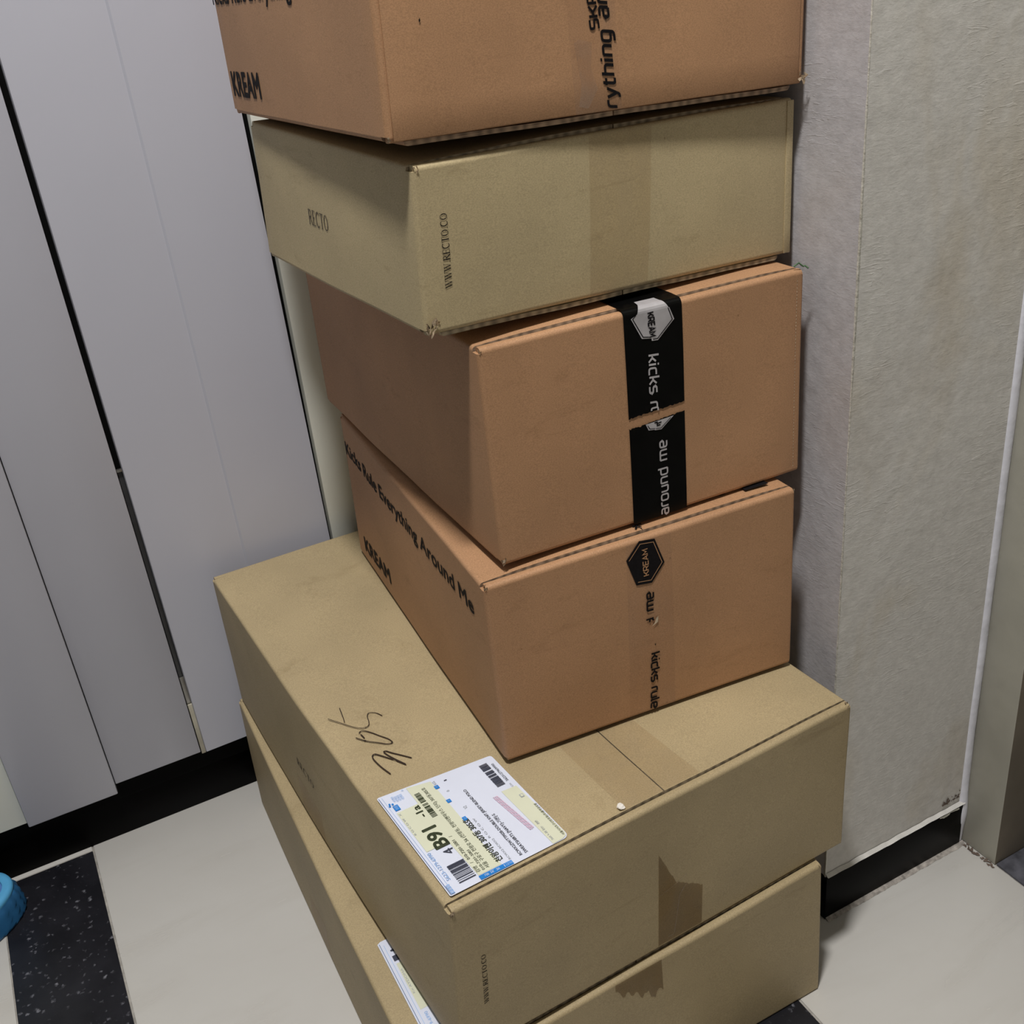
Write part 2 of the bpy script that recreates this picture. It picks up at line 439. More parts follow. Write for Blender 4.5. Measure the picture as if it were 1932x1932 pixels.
# ------------------------------------------------------------------ shoe cabinet
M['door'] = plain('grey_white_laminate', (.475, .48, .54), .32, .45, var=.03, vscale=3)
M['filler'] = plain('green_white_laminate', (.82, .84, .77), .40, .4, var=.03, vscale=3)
M['alu'] = plain('dull_metal', (.30, .29, .27), .32, .5, .8, var=.25, vscale=25)
M['darkalu'] = plain('dark_edge_strip', (.022, .022, .024), .35, .5, 0, var=.3, vscale=30)
M['ivory'] = plain('ivory_plastic', (.42, .39, .31), .5, .4, var=.12, vscale=40)
cab = empty('shoe_cabinet', (0, Y_KICK, 0), 'built-in shoe cabinet with tall grey white doors and black kickboard behind the box stack', 'cabinet')
cab_z = .0
def cabpart(name, x0, x1, y0, y1, z0, z1, mat, bev=.0008, shear=SHEAR):
    bm = box_bm(x0, x1, y0 - Y_KICK, y1 - Y_KICK, z0, z1, bev)
    for v in bm.verts: v.co.x -= shear * v.co.z
    return finish(bm, name, cab, mat)
TOP = 2.5
cabpart('carcass', -1.49, XP - .003, 1.168, 1.29, .0600, TOP, M['blackm'], 0, 0)
cabpart('toe_kick', -1.49, XP - .003, Y_KICK, 1.20, 0, .0555, M['black'], .0008, 0)
cabpart('end_panel', .2985, XP - .003 + .0, 1.155, 1.30, 0, TOP, M['filler'], .001, 0.0055)
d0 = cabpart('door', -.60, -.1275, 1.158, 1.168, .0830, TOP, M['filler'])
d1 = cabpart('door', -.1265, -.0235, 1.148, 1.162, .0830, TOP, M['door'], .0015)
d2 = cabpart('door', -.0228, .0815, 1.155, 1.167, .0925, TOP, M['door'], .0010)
# right-hand door with its slanted face crease
bm = bmesh.new()
prof = [(.0878, 1.1580), (.0886, 1.1550), (.1922, 1.1572), (.1945, 1.1552), (.2974, 1.1560), (.2974, 1.167), (.0878, 1.167)]
lo = [bm.verts.new((x, y - Y_KICK, .0900)) for x, y in prof]; hi = [bm.verts.new((x, y - Y_KICK, TOP)) for x, y in prof]
n_ = len(prof)
for i in range(n_): bm.faces.new((lo[i], lo[(i + 1) % n_], hi[(i + 1) % n_], hi[i]))
bm.faces.new(lo[::-1]); bm.faces.new(hi)
for v in bm.verts: v.co.x -= SHEAR * v.co.z
d3 = finish(bm, 'door', cab, M['door'], 1)
# edge strip in the finger gap: dark above, bare metal and ivory end below
def strip(name, x0, x1, y, z0, z1, mat, par):
    bm = box_bm(x0, x1, y - Y_KICK, y + .004 - Y_KICK, z0, z1, .0005)
    for v in bm.verts: v.co.x -= SHEAR * v.co.z
    return finish(bm, name, par, mat)
strip('edge_strip', .0822, .0876, 1.160, .205, .4820, M['darkalu'], d3)
strip('edge_strip', .0824, .0877, 1.159, .165, .2045, M['alu'], d3)
o = strip('edge_strip_end', .0826, .0878, 1.157, .0880, .1640, M['ivory'], d3); o['label'] = 'ivory lower end of the edge strip'
strip('gap_clip', .0818, .0876, 1.156, .4835, .4865, M['alu'], d3)

# ------------------------------------------------------------------ cartons
CORN = {
'A':[(0.1306,0.5488,0.0),(0.5412,0.5468,0.0),(0.1336,1.1320,0.0),(0.5441,1.1300,0.0),(0.1288,0.5430,0.1616),(0.5406,0.5502,0.1671),(0.1365,1.1320,0.1656),(0.5441,1.1300,0.1649)],
'B':[(0.1648,0.5459,0.1709),(0.5727,0.5588,0.1676),(0.1401,1.1254,0.1680),(0.5456,1.1320,0.1680),(0.1712,0.5393,0.3375),(0.5718,0.5571,0.3351),(0.1421,1.1325,0.3386),(0.5456,1.1370,0.3379)],
'C':[(0.2779,0.6533,0.3425),(0.5649,0.6294,0.3395),(0.3058,1.0762,0.3429),(0.5968,1.0534,0.3413),(0.2755,0.6515,0.5173),(0.5662,0.6309,0.5198),(0.3086,1.0737,0.5165),(0.5968,1.0534,0.5186)],
'D':[(0.2974,0.6603,0.5241),(0.5881,0.6521,0.5227),(0.3062,1.1028,0.5224),(0.5969,1.0962,0.5228),(0.2961,0.6600,0.7032),(0.5874,0.6526,0.7028),(0.3069,1.1027,0.7032),(0.5969,1.0962,0.7032)],
'E':[(0.2620,0.6678,0.7191),(0.5975,0.6821,0.7084),(0.2454,0.9915,0.7197),(0.5807,1.0079,0.7134),(0.2663,0.6652,0.8334),(0.5988,0.6832,0.8300),(0.2503,0.9901,0.8388),(0.5832,1.0069,0.8312)],
'F':[(0.2515,0.6635,0.8494),(0.5969,0.6714,0.8413),(0.2453,1.0155,0.8443),(0.5883,1.0244,0.8365),(0.2571,0.6659,1.0492),(0.6014,0.6744,1.0413),(0.2484,1.0188,1.0443),(0.5927,1.0272,1.0365)],
}
DIM = {'A': (.4105, .6039, .165), 'B': (.4059, .5919, .1699), 'C': (.2899, .4239, .1772), 'D': (.29, .4432, .1804), 'E': (.3344, .3249, .1178), 'F': (.3445, .353, .2)}
BUL = {'A': (.002, .001), 'B': (.0035, .001), 'C': (.0008, .0008), 'D': (.0012, .0008), 'E': (.0012, .001), 'F': (.0015, .001)}
ORIG = {k: Vector(CORN[k][0]) for k in CORN}
def warp(k, x, y, z):
    """carton-local metres -> slightly racked, slightly bulged carton, relative to its Empty"""
    W, D, H = DIM[k]; c = [Vector(q) for q in CORN[k]]
    u, v, t = x / W, y / D, z / H
    lo = (1 - v) * ((1 - u) * c[0] + u * c[1]) + v * ((1 - u) * c[2] + u * c[3])
    hi = (1 - v) * ((1 - u) * c[4] + u * c[5]) + v * ((1 - u) * c[6] + u * c[7])
    p = (1 - t) * lo + t * hi
    cu, cv, ct = min(1, max(0, u)), min(1, max(0, v)), min(1, max(0, t))
    bl, bf = BUL[k]
    p.x -= bl * (1 - cu) * math.sin(PI * cv)
    p.y -= bf * (1 - cv) * math.sin(PI * cu) * math.sin(PI * ct)
    q = Vector((x * 9, y * 9, z * 9 + ord(k)))
    s = math.sin(PI * cu) * math.sin(PI * ct) if cv < .02 else 1
    p += noise.noise_vector(q) * .0007
    return p - ORIG[k]
def warp_bm(k, bm):
    for v in bm.verts: v.co = warp(k, *v.co)
def face_pt(k, face, s, t, n=0.0):
    W, D, H = DIM[k]
    if face == 'F': return warp(k, s, -n, t)
    if face == 'L': return warp(k, -n, D - s, t)
    return warp(k, s, t, H + n)

def crumple(par, k, x, y, z, size, mat, seed, name='torn_corner'):
    """small wad of torn liner paper at a carton corner"""
    rnd = random.Random(seed)
    bm = bmesh.new()
    for q in range(4):
        a0 = rnd.uniform(0, 2 * PI); tilt = rnd.uniform(-.6, .6)
        prev = None
        for i in range(7):
            t = i / 6
            a = a0 + t * rnd.uniform(1.0, 2.2)
            r = size * (.30 + .25 * rnd.random())
            c = Vector((r * math.cos(a), r * math.sin(a), size * (t - .5) * (.9 + tilt)))
            wd = Vector((rnd.uniform(-.3, .3), rnd.uniform(-.3, .3), rnd.uniform(.35, .6))) * size * .9
            p0 = bm.verts.new(c); p1 = bm.verts.new(c + wd)
            if prev: bm.faces.new((prev[0], prev[1], p1, p0))
            prev = (p0, p1)
    for v in bm.verts: v.co = warp(k, x + v.co.x, y + v.co.y, z + v.co.z)
    g = bmesh.ops.solidify(bm, geom=bm.faces[:], thickness=.0003)
    o = finish(bm, name, par, mat, 40); o['label'] = 'pale torn paper at the carton corner'
    return o

def carton(k, label, group, mats, flap_lift=0.0008, top_layers=1, bottom_layers=1, bulge=.0015, sag=0.0, panel=None, lip=.0075):
    W, D, H = DIM[k]; T = .004
    root = empty('cardboard_box', ORIG[k], label, 'box', group)
    board, edge = mats
    # body: walls with rounded vertical folds and folded end lips
    bm = box_bm(0, W, 0, D, T if bottom_layers else 0, H - T)
    es = [e for e in bm.edges if abs((e.verts[0].co - e.verts[1].co).z) > H * .5]
    bmesh.ops.bevel(bm, geom=es, offset=.0035, segments=4, profile=.5, affect='EDGES')
    grid_cut(bm, .022)
    for (z0, z1, top) in ((H - T, H, True), (0, T, False)):
        if not top and not bottom_layers: continue
        for (y0, y1, front) in ((0, lip, True), (D - lip, D, False)):
            b2 = bmesh.new()
            box_bm(.0022, W - .0022, y0, y1, z0, z1, bm=b2)
            yy = y0 if front else y1; zz = z1 if top else z0
            es = [e for e in b2.edges if all(abs(v.co.y - yy) < 1e-6 and abs(v.co.z - zz) < 1e-6 for v in e.verts)]
            bmesh.ops.bevel(b2, geom=es, offset=.0034, segments=4, profile=.5, affect='EDGES')
            es = [e for e in b2.edges if all(abs(v.co.y - (y1 if front else y0)) < 1e-6 and abs(v.co.z - zz) < 1e-6 for v in e.verts)]
            bmesh.ops.bevel(b2, geom=es, offset=.0010, segments=2, profile=.5, affect='EDGES')
            grid_cut(b2, .022, 'x')
            me = bpy.data.meshes.new('tmp'); b2.to_mesh(me); b2.free(); bm.from_mesh(me); bpy.data.meshes.remove(me)
    warp_bm(k, bm)
    body = finish(bm, 'carton_body', root, board, 40)
    gap = lip + .0012
    def flap(name, x0, x1, z0, z1, left, up, y0=gap, y1=None, lift=0, bul=bulge, wav=0.0):
        y1 = y1 if y1 is not None else D - gap
        b2 = box_bm(x0, x1, y0, y1, z0, z1)
        xe = x0 if left else x1; ze = z1 if up else z0
        es = [e for e in b2.edges if all(abs(v.co.x - xe) < 1e-6 and abs(v.co.z - ze) < 1e-6 for v in e.verts)]
        bmesh.ops.bevel(b2, geom=es, offset=.0030, segments=4, profile=.5, affect='EDGES')
        grid_cut(b2, .018, 'xy')
        for f in b2.faces: f.material_index = 1 if abs(f.normal.y) > .9 or (abs(f.normal.x) > .9 and abs(f.calc_center_median().x - xe) > .01) else 0
        for v in b2.verts:
            d = abs(v.co.x - xe)
            h = lift * min(1, d / .03) + bul * math.sin(PI * min(1, max(0, v.co.x / W))) * (.6 + .4 * math.sin(PI * v.co.y / D))
            if wav: h += wav * noise.noise(Vector((v.co.x * 14 + z0 * 300, v.co.y * 3, z0 * 100)))
            v.co.z += h if up else -h
        warp_bm(k, b2)
        return finish(b2, name, root, [board, edge], 40)
    mid = W / 2
    for L in range(top_layers):
        z0 = H - T + L * .0040
        dy = L * .0
        flap('top_flap', 0, mid - .0006, z0, z0 + T - .0002, True, True, lift=flap_lift, wav=.0012 if L else 0, y0=gap if not L else .001)
        flap('top_flap', mid + .0006, W, z0, z0 + T - .0002, False, True, lift=flap_lift * .8, wav=.0012 if L else 0, y0=gap if not L else .001)
    for L in range(bottom_layers):
        z1 = T - L * .0040
        flap('bottom_flap', 0 if not L else .012, mid - .0006, z1 - T + .0008, z1, True, False, lift=0, bul=sag, wav=.001 if L else 0, y0=gap if not L else .0015)
        flap('bottom_flap', mid + .0006, W if not L else W - .012, z1 - T + .0008, z1, False, False, lift=0, bul=sag, wav=.001 if L else 0, y0=gap if not L else .0015)
    if panel:   # separate front panel set between folded side edges
        m0, m1 = panel
        b2 = box_bm(m0, W - m1, -.0013, .0006, .001, H - .003, .0006)
        grid_cut(b2, .022, 'xz'); warp_bm(k, b2)
        finish(b2, 'end_panel', root, [board], 40)
    return root

# ------------------------------------------------------------------ printed marks
def decal(par, k, face, name, verts, faces, n, mat, label=None):
    vs = [face_pt(k, face, s, t, n) for s, t in verts]
    o = raw(name, vs, faces, par, mat)
    if label: o['label'] = label
    return o
def patch(par, k, face, name, quad, n, mat, label=None, step=.012):
    """bilinear patch through four (s,t) corners: bl, br, tr, tl"""
    bl, br, tr, tl = [Vector(q) for q in quad]
    nu = max(1, int(max((br - bl).length, (tr - tl).length) / step)); nv = max(1, int(max((tl - bl).length, (tr - br).length) / step))
    V = []; Fc = []
    for j in range(nv + 1):
        for i in range(nu + 1):
            u, v = i / nu, j / nv
            q = (1 - v) * ((1 - u) * bl + u * br) + v * ((1 - u) * tl + u * tr)
            V.append((q.x, q.y))
    for j in range(nv):
        for i in range(nu):
            a = j * (nu + 1) + i; Fc.append((a, a + 1, a + nu + 2, a + nu + 1))
    return decal(par, k, face, name, V, Fc, n, mat, label)
def poly(par, k, face, name, pts, n, mat, label=None):
    bm = bmesh.new(); f = bm.faces.new([bm.verts.new((x, y, 0)) for x, y in pts])
    bmesh.ops.triangulate(bm, faces=[f])
    bm.verts.index_update()
    V = [(v.co.x, v.co.y) for v in bm.verts]; Fc = [tuple(v.index for v in f.verts) for f in bm.faces]; bm.free()
    return decal(par, k, face, name, V, Fc, n, mat, label)

_tc = {}
def font_text(s, bold=0.0):
    """2-D outline of a string in the built-in font, (verts, faces)"""
    if (s, bold) in _tc: return _tc[(s, bold)]
    c = bpy.data.curves.new('t', 'FONT'); c.body = s; c.size = 1; c.resolution_u = 3; c.offset = 0; c.fill_mode = 'FRONT'
    o = bpy.data.objects.new('t', c); COL.objects.link(o)
    dg = bpy.context.evaluated_depsgraph_get(); dg.update()
    me = bpy.data.meshes.new_from_object(o.evaluated_get(dg))
    V = [(v.co.x, v.co.y) for v in me.vertices]; Fc = [tuple(p.vertices) for p in me.polygons]
    bpy.data.objects.remove(o); bpy.data.curves.remove(c); bpy.data.meshes.remove(me)
    if bold > 0:   # heavier face: the outline laid down again slightly shifted
        V0, F0, n0 = V, Fc, len(V); V = []; Fc = []
        for q, (dx, dy) in enumerate(((-1, 0), (1, 0), (0, -1), (0, 1), (.7, .7), (-.7, -.7), (.7, -.7), (-.7, .7))):
            V += [(x + dx * bold, y + dy * bold) for x, y in V0]; Fc += [tuple(i + q * n0 for i in f) for f in F0]
    _tc[(s, bold)] = (V, Fc); return V, Fc

def arcs(pts, r, closed=False):
    out = []; n = len(pts)
    for i, p in enumerate(pts):
        p = Vector(p)
        if not closed and i in (0, n - 1): out.append(p); continue
        a = Vector(pts[i - 1]) - p; b = Vector(pts[(i + 1) % n]) - p
        q = min(r, a.length * .5, b.length * .5)
        pa = p + a.normalized() * q; pb = p + b.normalized() * q
        for t in (0, .33, .67, 1): out.append((1 - t) ** 2 * pa + 2 * t * (1 - t) * p + t * t * pb)
    if closed: out.append(out[0].copy())
    return out
def stroke_mesh(lines, wd, cap=False):
    V = []; Fc = []
    for ln in lines:
        w_ = wd
        if isinstance(ln, tuple) and isinstance(ln[1], float): ln, w_ = ln
        pts = [Vector(p) for p in ln]
        closed = (pts[0] - pts[-1]).length < 1e-6 and len(pts) > 3
        base = len(V); m = len(pts)
        for i, p in enumerate(pts):
            a = pts[i] - pts[i - 1] if i else (pts[-1] - pts[-2] if closed else pts[1] - pts[0])
            b = pts[i + 1] - pts[i] if i < m - 1 else (pts[1] - pts[0] if closed else pts[-1] - pts[-2])
            a = a.normalized(); b = b.normalized(); tn = (a + b)
            tn = tn.normalized() if tn.length > 1e-6 else a
            nr = Vector((-tn.y, tn.x)); sc = 1 / max(.5, abs(nr.dot(Vector((-a.y, a.x)))))
            V += [tuple(p + nr * w_ / 2 * sc), tuple(p - nr * w_ / 2 * sc)]
        for i in range(m - 1): Fc.append((base + 2 * i, base + 2 * i + 1, base + 2 * i + 3, base + 2 * i + 2))
        if cap:
            for e in (0, m - 1):
                c0 = len(V)
                V += [(pts[e].x + w_ / 2 * math.cos(q * PI / 4), pts[e].y + w_ / 2 * math.sin(q * PI / 4)) for q in range(8)]
                Fc.append(tuple(range(c0, c0 + 8)))
    return V, Fc
# squared rounded lower-case used on the parcel tape
def glyph(ch):
    R = .28
    A = lambda *p, c=False: arcs(list(p), R, c)
    G = {
    'k': (.84, [[(0, 0), (0, 1.42)], [(.0, .5), (.30, .5), (.70, 1.0)], [(.30, .5), (.76, 0)]]),
    'i': (.22, [[(0, 0), (0, 1)], [(0, 1.22), (0, 1.42)]]),
    'c': (.82, [A((.72, 0), (0, 0), (0, 1), (.72, 1))]),
    's': (.86, [A((0, 0), (.74, 0), (.74, .5), (0, .5), (0, 1), (.70, 1))]),
    'r': (.58, [A((0, 0), (0, 1), (.55, 1))]),
    'u': (.94, [A((0, 1), (0, 0), (.76, 0)), [(.76, 0), (.76, 1)]]),
    'l': (.36, [A((0, 1.42), (0, 0), (.24, 0))]),
    'e': (.94, [A((.74, 0), (0, 0), (0, 1), (.78, 1), (.78, .47), (.02, .47))]),
    'a': (.94, [A((.06, 1), (.76, 1), (.76, 0)), A((.76, 0), (0, 0), (0, .56), (.76, .56))]),
    'o': (.98, [A((0, 0), (.80, 0), (.80, 1), (0, 1), c=True)]),
    'n': (.94, [[(0, 0), (0, 1)], A((0, 1), (.76, 1), (.76, 0))]),
    'd': (.96, [A((.78, 0), (0, 0), (0, 1), (.78, 1)), [(.78, 0), (.78, 1.42)]]),
    'm': (1.44, [[(0, 0), (0, 1)], A((0, 1), (1.26, 1), (1.26, 0)), [(.63, 0), (.63, 1)]]),
    'y': (.86, [[(0, 1), (.36, 0)], A((.74, 1), (.30, -.40), (.04, -.40))]),
    't': (.66, [A((.14, 1.36), (.14, 0), (.58, 0)), [(-.06, 1), (.52, 1)]]),
    'h': (.94, [[(0, 0), (0, 1.42)], A((0, 1), (.76, 1), (.76, 0))]),
    'g': (.96, [A((.78, 0), (0, 0), (0, 1), (.78, 1), (.78, -.42), (.06, -.42))]),
    'v': (.82, [[(0, 1), (.37, 0), (.74, 1)]]),
    'p': (.96, [A((0, 0), (.78, 0), (.78, 1), (0, 1)), [(0, 1), (0, -.42)]]),
    'K': (1.14, [[(0, 0), (0, 1.3)], [(.06, .65), (.40, .65), (.98, 1.3)], [(.40, .65), (1.0, 0)]]),
    'R': (1.18, [A((0, 0), (0, 1.3)), A((0, 1.3), (.92, 1.3), (.92, .55), (0, .55)), [(.5, .55), (.98, 0)]]),
    'E': (1.06, [[(.9, 0), (0, 0), (0, 1.3), (.9, 1.3)], [(0, .65), (.82, .65)]]),
    'A': (1.22, [[(0, 0), (.52, 1.3), (1.04, 0)], [(.22, .42), (.82, .42)]]),
    'M': (1.40, [[(0, 0), (0, 1.3), (.58, .4), (1.16, 1.3), (1.16, 0)]]),
    'S': (1.04, [A((0, 0), (.88, 0), (.88, .65), (0, .65), (0, 1.3), (.86, 1.3))]),
    ' ': (.55, []), "'": (.2, [[(0, .8), (0, 1.1)]]),
    }
    return G[ch]
def serif(ch):
    a, b, s = .16, .045, .05     # thick stem, thin stroke, serif thickness
    def ell(cx, cy, rx, ry, a0=0, a1=360, n=18):
        return [(cx + rx * math.cos(math.radians(a0 + (a1 - a0) * i / n)), cy + ry * math.sin(math.radians(a0 + (a1 - a0) * i / n))) for i in range(n + 1)]
    G = {
    'W': (1.22, [([(.06, 1), (.34, 0)], .13), ([(.34, 0), (.58, .95)], b), ([(.50, 1), (.80, 0)], .13), ([(.80, 0), (1.06, 1)], b), ([(-.06, 1), (.22, 1)], s), ([(.38, 1), (.66, 1)], s), ([(.94, 1), (1.18, 1)], s)]),
    'R': (.88, [([(.14, 0), (.14, 1)], a), ([(0, 0), (.30, 0)], s), ([(0, 1), (.40, 1)], s), (ell(.38, .75, .24, .24, 90, -90, 10), .11), ([(.14, .51), (.40, .51)], s), ([(.38, .50), (.78, .0)], .14), ([(.68, 0), (.88, 0)], s)]),
    'E': (.78, [([(.14, 0), (.14, 1)], a), ([(0, 0), (.66, 0)], s), ([(0, 1), (.62, 1)], s), ([(.14, .52), (.46, .52)], s), ([(.64, 0), (.68, .22)], s), ([(.61, 1), (.62, .80)], s), ([(.46, .42), (.46, .62)], s)]),
    'C': (.92, [(ell(.46, .5, .38, .5, 50, 310, 20), .09), (ell(.42, .5, .35, .47, 120, 240, 10), .14), ([(.72, .82), (.73, 1.0)], s)]),
    'T': (.84, [([(.38, 0), (.38, 1)], a), ([(0, 1), (.76, 1)], s), ([(.24, 0), (.52, 0)], s), ([(.01, 1), (.01, .78)], s), ([(.75, 1), (.75, .78)], s)]),
    'O': (1.02, [(ell(.46, .5, .42, .49), .07), (ell(.46, .5, .38, .44, 130, 230, 10), .12), (ell(.46, .5, .38, .44, -50, 50, 10), .12)]),
    '.': (.30, [([(.06, .06), (.18, .06)], .12)]),
    }
    return G[ch]
def stroke_text(s, wd=.2, table=glyph, track=.16):
    x = 0; L = []
    for ch in s:
        adv, ls = table(ch)
        for ln in ls:
            if isinstance(ln, tuple) and isinstance(ln[1], float): L.append(([(px + x, py) for px, py in ln[0]], ln[1]))
            else: L.append([(p[0] + x, p[1]) for p in ln])
        x += adv + track
    V, Fc = stroke_mesh(L, wd)
    return V, Fc, x
def place(VF, origin, adir, length, height, href=1.0, shear=0.0, flip=False):
    """fit text so its run is `length` along adir and unit height `href` is `height`; returns mapped verts"""
    V = VF[0]; xs = [v[0] for v in V]; x0, x1 = min(xs), max(xs)
    ad = Vector(adir).normalized(); up = Vector((-ad.y, ad.x))
    if flip: up = -up
    o = Vector(origin); kx = length / (x1 - x0); ky = height / href
    return [tuple(o + ad * ((x - x0) * kx + shear * y * ky) + up * (y * ky)) for x, y in V]
def text(par, k, face, name, VF, origin, adir, length, height, n, mat, href=1.0, shear=0.0, label=None, flip=False):
    return decal(par, k, face, name, place(VF, origin, adir, length, height, href, shear, flip), VF[1], n, mat, label)

GRP = 'cardboard boxes piled in one stack'
# ---- A : lowest
A = carton('A', 'tan cardboard box lying on the floor tiles, lowest of the stack', GRP, (M['tan'], M['tan_edge']))
patch(A, 'A', 'L', 'packing_tape', [(.23, .010), (.30, .004), (.30, .058), (.24, .052)], .0003, M['cleartape_shiny'])
AF, AA = font_text, None
# half hidden address label
LP = [(.0192, .1538), (.0192, .0305), (.0900, .0305), (.0900, .1555), (.0225, .1555)]
lb = poly(A, 'A', 'T', 'shipping_label', LP, .0020, M['paper'], 'white shipping label mostly covered by the box above')
poly(lb, 'A', 'T', 'label_line', [(.0205, .1530), (.0205, .0305), (.0210, .0305), (.0210, .1530)], .0022, M['navy'])
poly(lb, 'A', 'T', 'label_line', [(.0237, .1500), (.0237, .0305), (.0240, .0305), (.0240, .1500)], .0022, M['bluepale'])
poly(lb, 'A', 'T', 'label_field', [(.0262, .1250), (.0262, .0700), (.09, .07), (.09, .1250)], .0022, M['yellow'])
poly(lb, 'A', 'T', 'label_mark', [(.0258, .1345), (.0258, .1280), (.0310, .1280), (.0310, .1345)], .0023, M['barink'])
poly(lb, 'A', 'T', 'label_mark', [(.0268, .1415), (.0268, .1400), (.0310, .1385), (.0310, .1425)], .0023, M['barink'])
text(lb, 'A', 'T', 'label_lettering', font_text('5623-1279-6990'), (.0305, .0330), (0, 1), .033, .0030, .0023, M['bluepale'], .72)
text(lb, 'A', 'T', 'label_lettering', font_text('Kn AYDOMA'), (.0290, .0880), (0, 1), .030, .0020, .0023, M['greyink'], .72)

# ---- B : second, with the label
B = carton('B', 'long tan cardboard box second from the floor, address label and pen scrawl on its top', GRP, (M['tan'], M['tan_edge']))
text(B, 'B', 'F', 'printed_lettering', stroke_text('WWW.RECTO.CO', .05, serif, .03), (.0262, .0525), (-.001, 1), .0555, .0040, .0003, M['ink'])
text(B, 'B', 'L', 'printed_lettering', stroke_text('RECTO', .05, serif, .05), (.2440, .0660), (1, 0), .0480, .0085, .0003, M['ink_soft'])
patch(B, 'B', 'L', 'packing_tape', [(.236, .004), (.300, .004), (.300, .040), (.232, .046)], .0003, M['cleartape_shiny'])
patch(B, 'B', 'T', 'packing_tape', [(.1640, .009), (.2400, .009), (.2310, .24), (.1650, .24)], .0022, M['tantape'])
def torn(par, k, face, name, x0, x1, t0, t1, n, mat, amp, seed, top=True, lean=0.0):
    rnd = random.Random(seed); n_ = 22; V = []; Fc = []
    for i in range(n_ + 1):
        s = x0 + (x1 - x0) * i / n_
        e = amp(i / n_) + rnd.uniform(-.0012, .0012)
        a, b_ = (t0, t1 + e) if top else (t0 + e, t1)
        rows = 6
        for j in range(rows + 1): V.append((s + lean * (j / rows), a + (b_ - a) * j / rows))
    for i in range(n_):
        for j in range(6):
            q = i * 7 + j; Fc.append((q, q + 7, q + 8, q + 1))
    return decal(par, k, face, name, V, Fc, n, mat)
torn(A, 'A', 'F', 'packing_tape', .178, .226, .122, .1625, .0004, M['browntape'], lambda u: .030 * (1 - u) ** 1.3 + .013 * noise.noise(Vector((u * 7, .3, 5))) + .006 * noise.noise(Vector((u * 21, 1.3, 5))), 5, False)
torn(B, 'B', 'F', 'packing_tape', .1900, .2370, .004, .070, .0004, M['browntape'], lambda u: .045 * max(0, 1 - u * 2.4) - .022 * max(0, u - .45) * 1.5, 3)
bmk = stroke_text  # noqa
# crinkle folded in that tape
V, Fc = stroke_mesh([arcs([(.2005, .0100), (.2060, .0090), (.2085, .0250), (.2120, .0560), (.2190, .0640)], .004), arcs([(.1905, .066), (.2050, .0700), (.2190, .0760)], .004)], .0011)
decal(B, 'B', 'F', 'tape_crinkle', V, Fc, .0007, M['cleartape_shiny'])
# pen scrawl
HW = [
 [(0.015, 0.2606), (0.0184, 0.2543), (0.0226, 0.2474), (0.0265, 0.2399), (0.0318, 0.232), (0.0363, 0.2285), (0.0394, 0.2282), (0.0424, 0.2299), (0.0446, 0.236), (0.0455, 0.2412), (0.0472, 0.2448), (0.0494, 0.2467), (0.0521, 0.2453), (0.0551, 0.2421), (0.0576, 0.2353)],
 [(0.0299, 0.2696), (0.0283, 0.2608), (0.0269, 0.253), (0.0255, 0.2476)],
 [(0.0301, 0.2245), (0.0327, 0.2267), (0.0356, 0.2246), (0.0398, 0.2181), (0.044, 0.2094), (0.0487, 0.2009), (0.0496, 0.1947), (0.0471, 0.1942), (0.0437, 0.1961), (0.0385, 0.2023), (0.0325, 0.2081), (0.0286, 0.2137), (0.0251, 0.2199)],
 [(0.0305, 0.2216), (0.031, 0.2179), (0.0311, 0.2155)],
 [(0.03, 0.1586), (0.0275, 0.1693), (0.0262, 0.1789), (0.0259, 0.1852), (0.027, 0.1888), (0.0291, 0.1899), (0.0307, 0.1887), (0.0344, 0.1829), (0.0388, 0.1754), (0.0425, 0.1688), (0.0459, 0.1615)],
 [(0.0458, 0.1625), (0.0409, 0.1743), (0.0381, 0.1829), (0.0373, 0.187), (0.0381, 0.1882), (0.0397, 0.1875), (0.0423, 0.1829), (0.0481, 0.1748), (0.0537, 0.1666)]]
wds = [.0008, .0008, .0010, .0012, .0012, .0012]
L = [(arcs(h, .004), float(w_)) for h, w_ in zip(HW, wds)]
V, Fc = stroke_mesh(L, .0008, True)
decal(B, 'B', 'T', 'pen_scrawl', V, Fc, .0024, M['pen'], 'handwritten ballpoint scrawl on the top')

# address label: local (a, b) millimetres, a towards the back along the box, b to the right
LO = (.0072, .0110)
def lm(a, b_): return (LO[0] + b_ / 1000, LO[1] + a / 1000)
def lquad(par, name, a0, a1, b0, b1, n, mat):
    return poly(par, 'B', 'T', name, [lm(a0, b0), lm(a1, b0), lm(a1, b1), lm(a0, b1)], n, mat)
out = []
for (ca, cb, r, st) in ((1.5, 1.5, 1.5, 180), (124.5, 2.0, 2.0, 270), (115.5, 100.5, 3.0, 0), (5.0, 99.8, 5.0, 90)):
    for i in range(5):
        t = math.radians(st + 90 * i / 4)
        out.append(lm(ca + r * math.cos(t), cb + r * math.sin(t)))
N0 = .0022
lab = poly(B, 'B', 'T', 'shipping_label', out, N0, M['paper'], 'white and pale yellow shipping label with barcodes')
lquad(lab, 'label_line', .8, 124.5, .9, 1.35, N0 + .0005, M['navy'])
lquad(lab, 'label_line', 10, 124.0, 3.5, 3.7, N0 + .0005, M['bluepale'])
